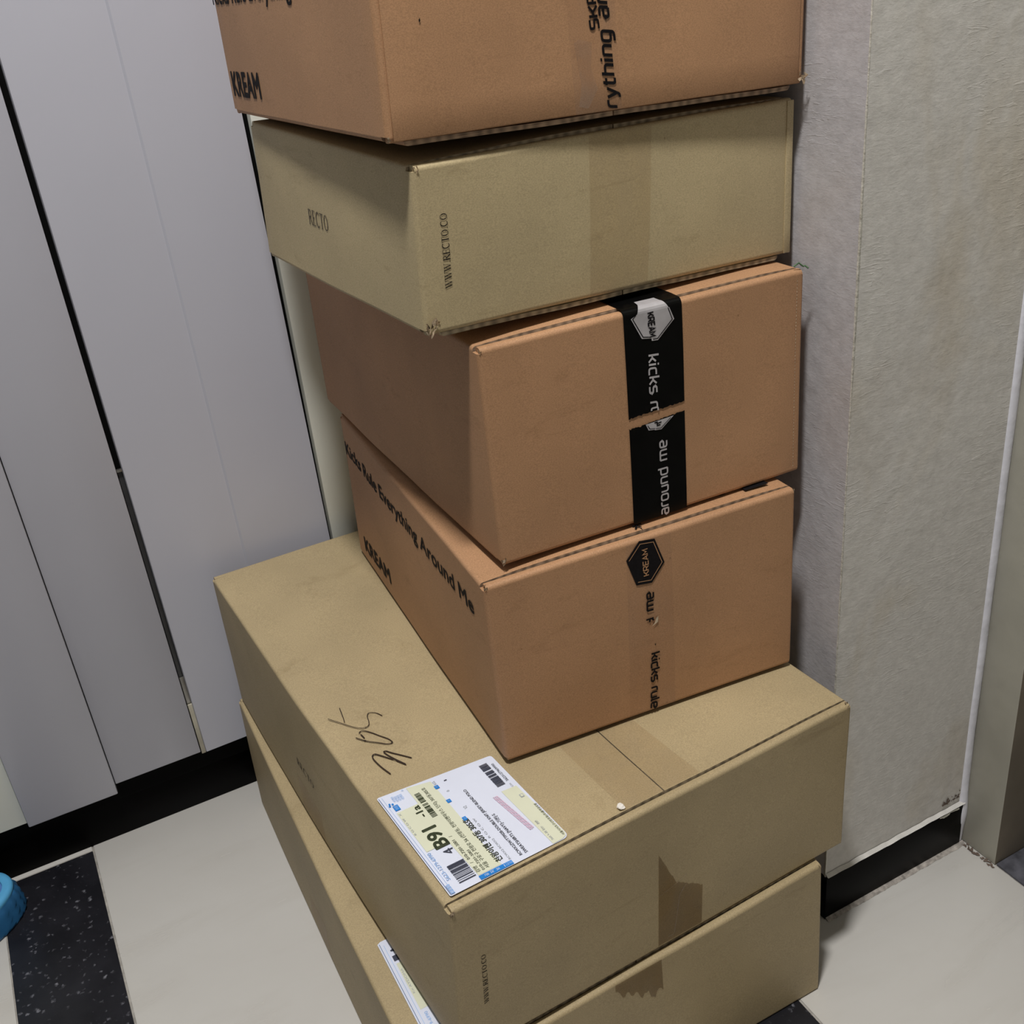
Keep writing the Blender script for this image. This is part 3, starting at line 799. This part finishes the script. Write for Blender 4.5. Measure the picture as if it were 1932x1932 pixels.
# yellow fields
poly(lab, 'B', 'T', 'label_field', [lm(49, 6.0), lm(101, 6.0), lm(101, 25.4), lm(123, 25.4), lm(118.5, 46), lm(27, 46), lm(5.5, 47), lm(5.5, 27), lm(40, 25.5), lm(49, 25)], N0 + .0005, M['yellow'])
poly(lab, 'B', 'T', 'label_field', [lm(73.8, 87.5), lm(73, 101.2), lm(5.0, 104.2), lm(2.2, 103.0), lm(.5, 99), lm(.3, 90.0)], N0 + .0005, M['yellow'])
IN = N0 + .0009
def lt(s, a, b_, length, h, mat, bold=0.0, name='label_lettering', n=IN):
    # reading direction +a, letter tops towards -b
    V, Fc = font_text(s, bold)
    if not V: return None
    xs = [v[0] for v in V]; x0, x1 = min(xs), max(xs)
    P = [lm(a + (x - x0) / (x1 - x0) * length, b_ - y / .73 * h) for x, y in V]
    return decal(lab, 'B', 'T', name, P, Fc, n, mat)
lt('4', 37.0, 24.6, 6.0, 8.6, M['barink'], .0)
lt('B91', 46.3, 25.0, 25.5, 12.2, M['olivebar'], .03)
lt('-1a', 84.3, 24.6, 15.0, 6.4, M['olivebar'], .02)
lt('5623-1279-6990', 14.0, 8.0, 33.0, 3.1, M['bluepale'], -.005)
lt('\uae40\uba85   /   010-7201-5001   /', 8.0, 30.2, 45.5, 2.7, M['olivebar'])
lt('010-7201-5001', 8.0, 34.2, 24.5, 2.4, M['olivebar'])
lt('\uc11c\uc6b8 \uad6c\ub85c\uad6c \ucc9c\uc655\ub85c 56 (\ucc9c\uc655\ub3d9, \ucc9c\uc655\uc774\ud39c\ud558\uc6b0\uc2a4 \ub2e8\uc9c0) 307\ub3d9305\ud638', 8.0, 38.3, 107, 2.9, M['olivebar'])
lt('\ucc9c\uc655\uc774\ud39c 307\ub3d9 305\ud638', 8.5, 50.0, 54.5, 4.9, M['olivebar'], .015)
lt('RCWX2ZW/TTP02B-DOUBLE KNIT JERSEY-BLEND POLO', 4.6, 65.0, 88.5, 2.6, M['barink'], .004)
lt('SWEATSHIRTS [NAVY]-\uae30\ubcf8[-S', 4.4, 69.8, 50.5, 2.7, M['barink'], .004)
lt('5623127969990', 82.0, 99.6, 25.5, 2.4, M['barink'])
lt('\uc11c\uc6b8\uc2dc\uc11c\ucd08\uad6c\uc2e0\ubc18\ud3ec\ub3d9(\uc8fc)\ud50c\ub7ab\uae00\ub85c\ubc8c', 3.2, 103.0, 42.5, 1.9, M['olivebar'])
lt('\ubcf4\ub0b4\ub294 \ubd84', 3.5, 93.0, 26, 1.7, M['greyink'])
lt('RCWX2 RCWX2', 6, 55.5, 26, 1.9, M['greyink']); lt('R O C O W', 34, 54.3, 26, 1.8, M['greyink'])
lt('R O C O W . X', 70, 8.2, 29, 1.7, M['greyink'])
lt('V2', 73, 56, 3.4, 3.0, M['greyink']); lt('0', 99, 53.5, 1.6, 2.4, M['greyink']); lt('1', 112, 57.8, 1.0, 2.6, M['barink'])
lt('KG', 112.5, 48.6, 4.5, 2.4, M['greyink']); lt('CH', 73.5, 99.0, 4.5, 1.6, M['greyink'])
# pale blue print under the courier mark
for i, (a, b_, ln) in enumerate(((113.5, 11.8, 9), (112.5, 14.2, 9), (112.5, 16.6, 9), (112.5, 19.0, 9), (121.5, 22.5, 1.8))):
    lt('\ub300\ud55c\ud1b5\uc6b4' if i < 4 else '0', a, b_, ln * .8, 1.8, M['bluepale'])
for (a, b_, r) in ((111.0, 4.9, 1.1), (113.2, 5.6, 1.0), (111.9, 7.8, 1.1)):
    poly(lab, 'B', 'T', 'courier_mark', [lm(a + r * math.cos(q * PI / 5), b_ + r * .85 * math.sin(q * PI / 5)) for q in range(10)], IN, M['blue'])
# blue squares with pale glyph
for (a0, a1, b0, b1) in ((103.0, 109.7, 6.4, 11.0), (107.0, 111.2, 45, 48.7), (86.9, 90.9, 45.4, 49.0), (61.4, 65.9, 46.2, 49.5)):
    lquad(lab, 'label_square', a0, a1, b0, b1, IN, M['blue'])
    lt('\ubc30', a0 + 1.3, b1 - .9, (a1 - a0) - 2.6, (b1 - b0) - 1.8, M['bluepale'], 0, 'label_lettering', IN + .0002)
lquad(lab, 'label_square', .3, 4.6, 26.4, 54.8, IN, M['blue'])
lt('\uae08', 1.2, 33.5, 2.4, 2.6, M['paper'], 0, 'label_lettering', IN + .0002); lt('\uc9c0', 1.2, 38.5, 2.4, 2.6, M['paper'], 0, 'label_lettering', IN + .0002)
lt('\ubcf4', 1.2, 43.3, 2.4, 2.6, M['paper'], 0, 'label_lettering', IN + .0002); lquad(lab, 'label_line', 1.0, 3.8, 47.5, 47.9, IN + .0002, M['paper'])
lt('\uc6d4', .9, 53.8, 3.0, 4.6, M['bluepale'], 0, 'label_lettering', IN + .0002)
lquad(lab, 'label_square', .9, 10.6, 1.6, 4.6, IN, M['bluepale']); lt('\uc6b4\uc1a1\uc7a5', 1.3, 4.3, 8.6, 2.2, M['paper'], 0, 'label_lettering', IN + .0002)
lquad(lab, 'label_square', 57.8, 61.9, 97.0, 100.2, IN, M['greyink']); lquad(lab, 'label_square', 58.5, 61.2, 97.6, 99.6, IN + .0002, M['yellow'])
# pink warning band, two rows of tiny print
for i in range(34):
    a = 23.5 + i * 1.42
    for j in range(3):
        if (i * 7 + j * 3) % 5 == 0: continue
        off = 87.2 - (a - 23) * .115 + j * -1.55
        lquad(lab, 'warning_print', a, a + 1.15, off - 1.1, off, IN, M['pink']) if False else None
V = []; Fc = []
for i in range(70):
    a = 23.0 + i * .69
    for j in range(3):
        if (i * 7 + j * 5) % 6 == 0: continue
        off = 87.4 - (a - 23) * .11 - j * 1.5
        c0 = len(V); V += [lm(a, off - 1.15), lm(a + .58, off - 1.15), lm(a + .58, off), lm(a, off)]; Fc.append((c0, c0 + 1, c0 + 2, c0 + 3))
decal(lab, 'B', 'T', 'warning_print', V, Fc, IN, M['pink'])
V = []; Fc = []
for i in range(12):
    a = 45.9 - i * .0 + 0; off = 101 - i * .2
def barcode(a0, a1, b0, b1, pat, mat):
    V = []; Fc = []; tot = sum(pat); a = a0; on = True
    for p_ in pat:
        da = (a1 - a0) * p_ / tot
        if on:
            c0 = len(V); V += [lm(a, b0), lm(a + da, b0), lm(a + da, b1), lm(a, b1)]; Fc.append((c0, c0 + 1, c0 + 2, c0 + 3))
        a += da; on = not on
    decal(lab, 'B', 'T', 'barcode', V, Fc, IN, mat)
barcode(6.7, 26.8, 11.4, 25.6, [2, 3, 1, 3, 2, 2, 1, 2, 1, 2, 2, 2, 1, 1, 2, 1, 2, 2, 1, 1, 3, 1, 3], M['barink'])
barcode(79.5, 111.8, 27.3, 32.1, [1, 1, 1, 1, 1, 1, 2, 1, 6, 1, 1, 1, 3, 2, 1, 1, 1, 3, 2, 1, 1, 1, 4, 1, 1, 1, 2, 1, 1, 1, 1], M['olivebar'])
barcode(79.8, 111.2, 87.6, 95.0, [1, 1, 1, 1, 1, 1, 2, 1, 5, 1, 4, 2, 1, 1, 2, 2, 4, 1, 1, 3, 4, 1, 1, 1, 2, 1, 1, 1, 1], M['barink'])

# ---- C
C = carton('C', 'brown cardboard box with a black hexagon mark, resting on the labelled tan box', GRP, (M['kraft'], M['kraft_edge']), flap_lift=.0012, sag=.0)
NT = .0005
patch(C, 'C', 'F', 'packing_tape', [(.1195, .002), (.1655, .002), (.1660, .1750), (.1240, .1750)], .0003, M['cleartape'])
def hexa(par, k, face, pts, mat_fill, mat_line, n, inset=.80, name='hexagon_mark'):
    c = Vector((sum(p[0] for p in pts) / len(pts), sum(p[1] for p in pts) / len(pts)))
    o = poly(par, k, face, name, pts, n, mat_fill)
    ins = [c + (Vector(p) - c) * inset for p in pts]; ins = ins + [ins[0], ins[1]]
    V, Fc = stroke_mesh([ins[:len(pts)]], .0006)
    decal(o, k, face, 'hexagon_outline', V, Fc, n + .0002, mat_line)
    return o, c
hx, _ = hexa(C, 'C', 'F', [(0.1233, 0.1610), (0.1360, 0.1755), (0.1505, 0.1735), (0.1588, 0.1490), (0.1460, 0.1332), (0.1315, 0.1352)], M['ink'], M['kraft'], .0007, .86)
text(hx, 'C', 'F', 'printed_lettering', stroke_text('KREAM', .24, glyph, .12), (.1433, .1415), (0, 1), .0255, .0048, .0010, M['kraft'], 1.3)
text(C, 'C', 'F', 'printed_lettering', stroke_text('me', .26, glyph, .16), (.1462, .1060), (.03, 1), .0200, .0060, .0008, M['ink'])
V, Fc = stroke_mesh([[(.1388, .0985), (.1460, .0985)], [(.1425, .0985), (.1420, .0955)], [(.1440, .0985), (.1462, .0960)]], .0016)
decal(C, 'C', 'F', 'printed_lettering', V, Fc, .0008, M['ink'])
poly(C, 'C', 'F', 'printed_lettering', [(.1460, .0715), (.1472, .0718), (.1468, .0690)], .0008, M['ink'])
poly(C, 'C', 'F', 'tape_tear', [(.1440, .0905), (.1500, .0930), (.1505, .0990), (.1480, .0975), (.1470, .0935)], .0009, M['torn'])
text(C, 'C', 'F', 'printed_lettering', stroke_text('kicks rule', .26, glyph, .14), (.1425, .0630), (-.03, -1), .0610, .0058, .0008, M['ink'], 1.0, 0)
text(C, 'C', 'L', 'printed_lettering', font_text('Kicks Rule Everything Around Me', .02), (.0060, .1300), (.384, .0045), .3880, .0165, .0004, M['ink'], .73)
text(C, 'C', 'L', 'printed_lettering', font_text('KREAM', .035), (.0300, .0160), (1, .055), .0980, .0185, .0004, M['ink'], .73)
patch(C, 'C', 'T', 'printed_bar', [(.2500, .0165), (.2735, .0165), (.2735, .0245), (.2500, .0245)], .0030, M['ink'])
for (a, b_, w_, h_) in ((.2275, .021, .006, .003), (.215, .0225, .007, .003), (.2035, .0235, .006, .003), (.190, .0245, .007, .003)):
    patch(C, 'C', 'T', 'printed_bar', [(a, b_), (a + w_, b_), (a + w_ - .001, b_ + .006), (a + .001, b_ + .006)], .0030, M['ink'])
text(C, 'C', 'T', 'printed_lettering', stroke_text('k', .26, glyph), (.1395, .0168), (0, -1), .0068, .0060, .0034, M['ink'])

# ---- D
D = carton('D', 'brown cardboard box sealed with wide torn black tape, in the middle of the stack', GRP, (M['kraft'], M['kraft_edge']), flap_lift=.0014, bulge=.0008)
H = DIM['D'][2]
def ribbon(par, k, name, path, x_of, n, mat, nx=6, label=None):
    """tape along a path of (y,z,ny,nz) points; x_of(i)->(x0,x1)"""
    V = []; Fc = []
    for i, (y, z, ny, nz) in enumerate(path):
        x0, x1 = x_of(i)
        for j in range(nx + 1): V.append(warp(k, x0 + (x1 - x0) * j / nx, y + ny * n, z + nz * n))
    for i in range(len(path) - 1):
        for j in range(nx):
            q = i * (nx + 1) + j; Fc.append((q, q + 1, q + nx + 2, q + nx + 1))
    o = raw(name, V, Fc, par, mat)
    if label: o['label'] = label
    return o
# upper piece: over the fold and down to the tear
path = []
for i in range(8): path.append((.060 - i * .0066, H + .0018, 0, 1))
for i in range(6):
    a = PI / 2 * i / 5; path.append((.004 - .004 * math.sin(a), H - .0035 + .0040 * math.cos(a) + .0008 * math.cos(a), -math.sin(a), math.cos(a)))
path.append((0, H - .008, -1, 0))
X0, X1 = .1195, .1716
ribbon(D, 'D', 'black_tape', path, lambda i: (X0, X1), .0006, M['blacktape'], label='glossy black tape folded over the top edge')
def rag(u, base): return base + .0009 * noise.noise(Vector((u * 31, 1, base * 99))) + .0006 * noise.noise(Vector((u * 83, 4, base * 99)))
def tape_piece(t_lo, t_hi, name, label):
    V = []; Fc = []; nx = 44; ny = 12
    for i in range(nx + 1):
        u = i / nx; s = X0 + (X1 - X0) * u
        a, b_ = t_lo(u), t_hi(u)
        for j in range(ny + 1): V.append((s, a + (b_ - a) * j / ny))
    for i in range(nx):
        for j in range(ny):
            q = i * (ny + 1) + j; Fc.append((q, q + ny + 1, q + ny + 2, q + 1))
    return decal(D, 'D', 'F', name, V, Fc, .0006, M['blacktape'], label)
up = tape_piece(lambda u: rag(u, .0945 + .0022 * u), lambda u: H - .0078, 'black_tape', 'upper half of torn black tape')
dn = tape_piece(lambda u: .0005, lambda u: rag(u, .0855 + .0034 * u), 'black_tape', 'lower half of torn black tape')
hx, _ = hexa(up, 'D', 'F', [(.1252, .1800), (.1262, .1808), (.1632, .1690), (.1490, .1538), (.1370, .1562)], M['silver'], M['ink'], .0009, .9, 'silver_hexagon')
bpy.data.objects.remove([c for c in hx.children][0])
# rebuild the silver hexagon with its true outline: it wraps over the fold
bpy.data.objects.remove(hx)
hex_pts = [(.1258, .1748), (.1310, .1790), (.1600, .1790), (.1640, .1672), (.1487, .1535), (.1432, .1540), (.1430, .1560), (.1345, .1575)]
hx = poly(up, 'D', 'F', 'silver_hexagon', [(a, min(b_, .1772)) for a, b_ in hex_pts], .0012, M['silver'], 'silver hexagon printed on the tape')
V, Fc = stroke_mesh([[(.1305, .1772), (.1273, .1745), (.1356, .1587), (.1425, .1572)], [(.1442, .1552), (.1484, .1550), (.1622, .1674), (.1588, .1772)]], .0007)
decal(hx, 'D', 'F', 'hexagon_outline', V, Fc, .0014, M['ink'])
ribbon(up, 'D', 'silver_hexagon', [(0, H - .0032, -1, 0)] + [(.004 - .004 * math.sin(PI / 2 * i / 5), H - .0035 + .0048 * math.cos(PI / 2 * i / 5), -math.sin(PI / 2 * i / 5), math.cos(PI / 2 * i / 5)) for i in range(5, -1, -1)] + [(.010, H + .0018, 0, 1)],
       lambda i: (.1306 + .0008 * i, .1606 - .0010 * i), .0012, M['silver'])
text(hx, 'D', 'F', 'printed_lettering', stroke_text('KREAM', .34, glyph, .16), (.1404, .1768), (.05, -1), .0200, .0052, .0015, M['ink'], 1.3)
text(up, 'D', 'F', 'printed_lettering', stroke_text('kicks r', .22, glyph, .18), (.1398, .1435), (-.006, -1), .0440, .0064, .0010, M['silver'], 1.0, .08)
V, Fc = stroke_mesh([arcs([(.1466, .0955), (.1466, .0985), (.1405, .0985), (.1405, .0965)], .002)], .0014)
decal(up, 'D', 'F', 'printed_lettering', V, Fc, .0010, M['silver'])
hx2 = poly(dn, 'D', 'F', 'silver_hexagon', [(.1345, .0862), (.1370, .0805), (.1425, .0798), (.1428, .0792), (.1490, .0785), (.1610, .0875), (.1480, .0868)], .0010, M['silver'], 'lower part of a silver hexagon')
V, Fc = stroke_mesh([[(.1425, .0858), (.1450, .0858), (.1450, .0828), (.1480, .0828)], [(.1450, .0845), (.1490, .0850)]], .0011)
decal(hx2, 'D', 'F', 'printed_lettering', V, Fc, .0013, M['ink'])
V, Fc = stroke_mesh([[(.1362, .0850), (.1382, .0815), (.1428, .0808)], [(.1436, .0803), (.1484, .0798), (.1580, .0865)]], .0006)
decal(hx2, 'D', 'F', 'hexagon_outline', V, Fc, .0013, M['ink'])
text(dn, 'D', 'F', 'printed_lettering', stroke_text('around me', .22, glyph, .18), (.1532, -.0005), (.003, 1), .0700, .0064, .0010, M['silver'])
# dotted fold line at the right end
V = []; Fc = []
for i in range(58):
    t = .006 + i * .0029; c0 = len(V); V += [(.2822, t), (.2827, t), (.2827, t + .0014), (.2822, t + .0014)]; Fc.append((c0, c0 + 1, c0 + 2, c0 + 3))
decal(D, 'D', 'F', 'perforation', V, Fc, .0003, M['torn'])

# ---- E
E_ = carton('E', 'shallow olive cardboard box with a crushed lower corner, between two brown boxes', GRP, (M['tan2'], M['tan_edge']), top_layers=1, bottom_layers=2, bulge=.0036, sag=.0002, flap_lift=.0004)
text(E_, 'E', 'F', 'printed_lettering', stroke_text('WWW.RECTO.CO', .05, serif, .03), (.0230, .0315), (.001, 1), .0520, .0052, .0003, M['ink'])
text(E_, 'E', 'L', 'printed_lettering', stroke_text('RECTO', .05, serif, .05), (.1240, .0485), (1, .010), .0425, .0118, .0003, M['ink_soft'])
patch(E_, 'E', 'F', 'packing_tape', [(.1365, .001), (.1890, .001), (.1945, .1165), (.1396, .1165)], .0004, M['tantape'])
# folded joint strip at the right end
b2 = box_bm(.3270, .3338, -.0009, .0006, .001, .1165, .0004); grid_cut(b2, .02, 'z'); warp_bm('E', b2)
finish(b2, 'joint_flap', E_, [M['tan2']], 40)

# ---- F
F = carton('F', 'brown cardboard box topmost of the stack, cut off by the top of the photo', GRP, (M['kraft'], M['kraft_edge']), panel=(.0045, .0060), bottom_layers=2, sag=.0002)
text(F, 'F', 'L', 'printed_lettering', font_text('KREAM', .035), (.0120, .0160), (1, .008), .0880, .0200, .0004, M['ink'], .73)
text(F, 'F', 'L', 'printed_lettering', font_text('Kicks Rule Everything Around Me', .02), (-.002, .0890), (1, 0), .3350, .0165, .0004, M['ink'], .73)
patch(F, 'F', 'F', 'packing_tape', [(.1400, .001), (.1775, .001), (.1650, .196), (.1270, .196)], .0016, M['cleartape'])
poly(F, 'F', 'F', 'tape_fold', [(.1425, .006), (.1450, .020), (.1400, .0460), (.1435, .0485), (.1545, .0455), (.1530, .030), (.1580, .016), (.1500, .004)], .0018, M['cleartape_shiny'], 'wrinkled lifted part of the clear tape')
PT = .0018
text(F, 'F', 'F', 'printed_lettering', stroke_text('rything around me', .26, glyph, .20), (.1738, .0018), (-.095, 1), .1370, .0070, PT, M['ink'], 1.0, .22)
text(F, 'F', 'F', 'printed_lettering', stroke_text('SKREAM', .28, glyph, .14), (.1603, .0530), (-.095, 1), .0500, .0066, PT, M['ink'], 1.3, .10)
poly(F, 'F', 'F', 'speck', [(.0290, .0685), (.0300, .0695), (.0298, .0712), (.0289, .0702)], .0018, M['ink'])

# crushed and torn corners
crumple(C, 'C', .0030, .0015, DIM['C'][2] - .0030, .0040, M['torn'], 1)
crumple(C, 'C', DIM['C'][0] - .002, .0015, DIM['C'][2] - .002, .0022, M['torn'], 2)
crumple(D, 'D', .0028, .0010, DIM['D'][2] - .0040, .0030, M['torn'], 3)
crumple(D, 'D', .0025, .0005, .0030, .0048, M['torn'], 4)
crumple(E_, 'E', .0060, .0002, .0035, .0085, M['torn'], 5)
crumple(E_, 'E', .0035, .0005, DIM['E'][2] - .003, .0030, M['torn'], 6)
crumple(E_, 'E', DIM['E'][0] - .002, .0005, .002, .0030, M['torn'], 7)
crumple(F, 'F', DIM['F'][0] - .002, -.0010, .0030, .0058, M['torn'], 8)
crumple(F, 'F', .0022, -.0005, .0018, .0026, M['torn'], 9)
crumple(B, 'B', .0035, .0010, DIM['B'][2] - .0045, .0048, M['torn'], 10)
crumple(B, 'B', DIM['B'][0] - .004, .0015, DIM['B'][2] - .003, .0052, M['torn'], 11)
crumple(A, 'A', DIM['A'][0] - .003, .0010, DIM['A'][2] - .003, .0030, M['torn'], 12)

# ------------------------------------------------------------------ small loose things
# white paper crumb lying on the labelled box
bm = bmesh.new(); bmesh.ops.create_icosphere(bm, subdivisions=2, radius=.0033)
for v in bm.verts:
    v.co *= 1 + .45 * noise.noise(v.co * 420); v.co.z *= .55
p = face_pt('B', 'T', .1630, .0125, .0022) + ORIG['B']
o = finish(bm, 'paper_crumb', None, plain('white_crumb', (.78, .74, .68), .9, .2, var=.1), 0)
o.location = p + Vector((0, 0, .0012)); tag(o, 'tiny crumpled white paper crumb near the front edge of the labelled box', 'crumb')
# green thread at the right end under the olive box
cu = bpy.data.curves.new('thread', 'CURVE'); cu.dimensions = '3D'; cu.bevel_depth = .0007; cu.bevel_resolution = 2
sp = cu.splines.new('POLY'); pts = [(.5790, .6560, .7055), (.5820, .6535, .7085), (.5845, .6540, .7066), (.5862, .6526, .7050), (.5880, .6530, .7052), (.5890, .6500, .7035)]
sp.points.add(len(pts) - 1)
for q, c in zip(sp.points, pts): q.co = (*c, 1)
to = bpy.data.objects.new('t', cu); COL.objects.link(to); dg = bpy.context.evaluated_depsgraph_get(); dg.update()
me = bpy.data.meshes.new_from_object(to.evaluated_get(dg)); bpy.data.objects.remove(to)
o = link('green_thread', me, None, [plain('green_thread', (.08, .14, .07), .8, .2, var=.4, vscale=400)])
tag(o, 'short frayed green thread at the right corner under the olive box', 'thread')

# blue child's rubber slipper, only its heel in view
M['rubber'] = plain('blue_rubber', (.018, .115, .27), .55, .4, var=.12, vscale=40)
M['rim'] = plain('light_blue_rim', (.09, .36, .64), .5, .4, var=.06, vscale=40)
M['print'] = plain('white_insole_print', (.62, .66, .74), .5, .3, var=.1)
M['printpink'] = plain('pink_insole_print', (.50, .10, .22), .5, .3, var=.2)
M['insole'] = plain('blue_insole', (.08, .20, .48), .6, .3, var=.2)
sc_ = Vector((-.2365, 1.1060, 0)); ang = math.atan2(.34, .94)
sh = empty('slipper', sc_, 'blue rubber child slipper by the kickboard at the left edge', 'slipper'); sh.rotation_euler = (0, 0, ang)
def ring(bm, a, b_, z, n=96, wave=None):
    vs = []
    for i in range(n):
        t = 2 * PI * i / n
        sc = 1 + (wave(t) if wave else 0)
        vs.append(bm.verts.new((a * sc * math.copysign(abs(math.cos(t)) ** .92, math.cos(t)), b_ * sc * math.copysign(abs(math.sin(t)) ** .92, math.sin(t)), z)))
    return vs
def loft(rings, cap0=False, cap1=False):
    bm = bmesh.new(); R = [ring(bm, *r) if len(r) == 3 else ring(bm, r[0], r[1], r[2], 96, r[3]) for r in rings]
    for p_, q_ in zip(R, R[1:]):
        for i in range(96): bm.faces.new((p_[i], p_[(i + 1) % 96], q_[(i + 1) % 96], q_[i]))
    if cap0: bm.faces.new(R[0][::-1])
    if cap1: bm.faces.new(R[-1])
    return bm
def zig(ph): return lambda t: .016 * math.sin(26 * t + ph)
finish(loft([(.078, .043, .000), (.0835, .0465, .0015), (.0842, .0470, .005, zig(0)), (.0830, .0462, .010, zig(1.2)), (.0835, .0466, .015, zig(0)), (.0815, .0455, .020, zig(1.2)), (.0820, .0458, .025, zig(0)), (.0795, .0440, .030, zig(.6)), (.0780, .0430, .0335)], True, True), 'sole', sh, M['rubber'], 60)
finish(loft([(.0775, .0430, .0332), (.0785, .0437, .0365), (.0770, .0425, .0400), (.0725, .0385, .0410), (.0670, .0333, .0400), (.0660, .0322, .0360), (.0660, .0322, .0335)], False, False), 'rim', sh, M['rim'], 60)
bm = loft([(.0668, .0330, .0370), (.0667, .0329, .0374)], False, True); finish(bm, 'insole', sh, M['insole'], 0)
def disc(name, x, y, rx, ry, z, mat, rot=0):
    bm = bmesh.new(); vs = [bm.verts.new((x + rx * math.cos(t * PI / 8) * math.cos(rot) - ry * math.sin(t * PI / 8) * math.sin(rot), y + rx * math.cos(t * PI / 8) * math.sin(rot) + ry * math.sin(t * PI / 8) * math.cos(rot), z)) for t in range(16)]
    bm.faces.new(vs); return finish(bm, name, sh, mat, 0)
disc('insole_print', .056, .009, .0085, .010, .0378, M['print'])
disc('insole_print', .050, -.010, .007, .007, .0378, M['printpink'])
# strap over the front part
bm = bmesh.new(); prev = None
for i in range(25):
    t = PI * i / 24
    rr = [bm.verts.new((x, .046 * math.cos(t), .020 + .042 * math.sin(t) * (1 - ((x + .035) / .05) ** 2 * .25))) for x in (-.07, -.05, -.02, 0)]
    if prev:
        for q in range(3): bm.faces.new((prev[q], prev[q + 1], rr[q + 1], rr[q]))
    prev = rr
bmesh.ops.solidify(bm, geom=bm.faces[:], thickness=.004)
finish(bm, 'strap', sh, M['rim'], 60)

# ceiling lamp body around the light
lamp = empty('ceiling_lamp', (-.03, .22, 2.54), 'round flush ceiling lamp above the hall floor', 'ceiling lamp')
bm = bmesh.new()
bmesh.ops.create_cone(bm, cap_ends=True, segments=48, radius1=.13, radius2=.15, depth=.03)
finish(bm, 'lamp_base', lamp, M['ceiling'], 40).location = (0, 0, -.016)
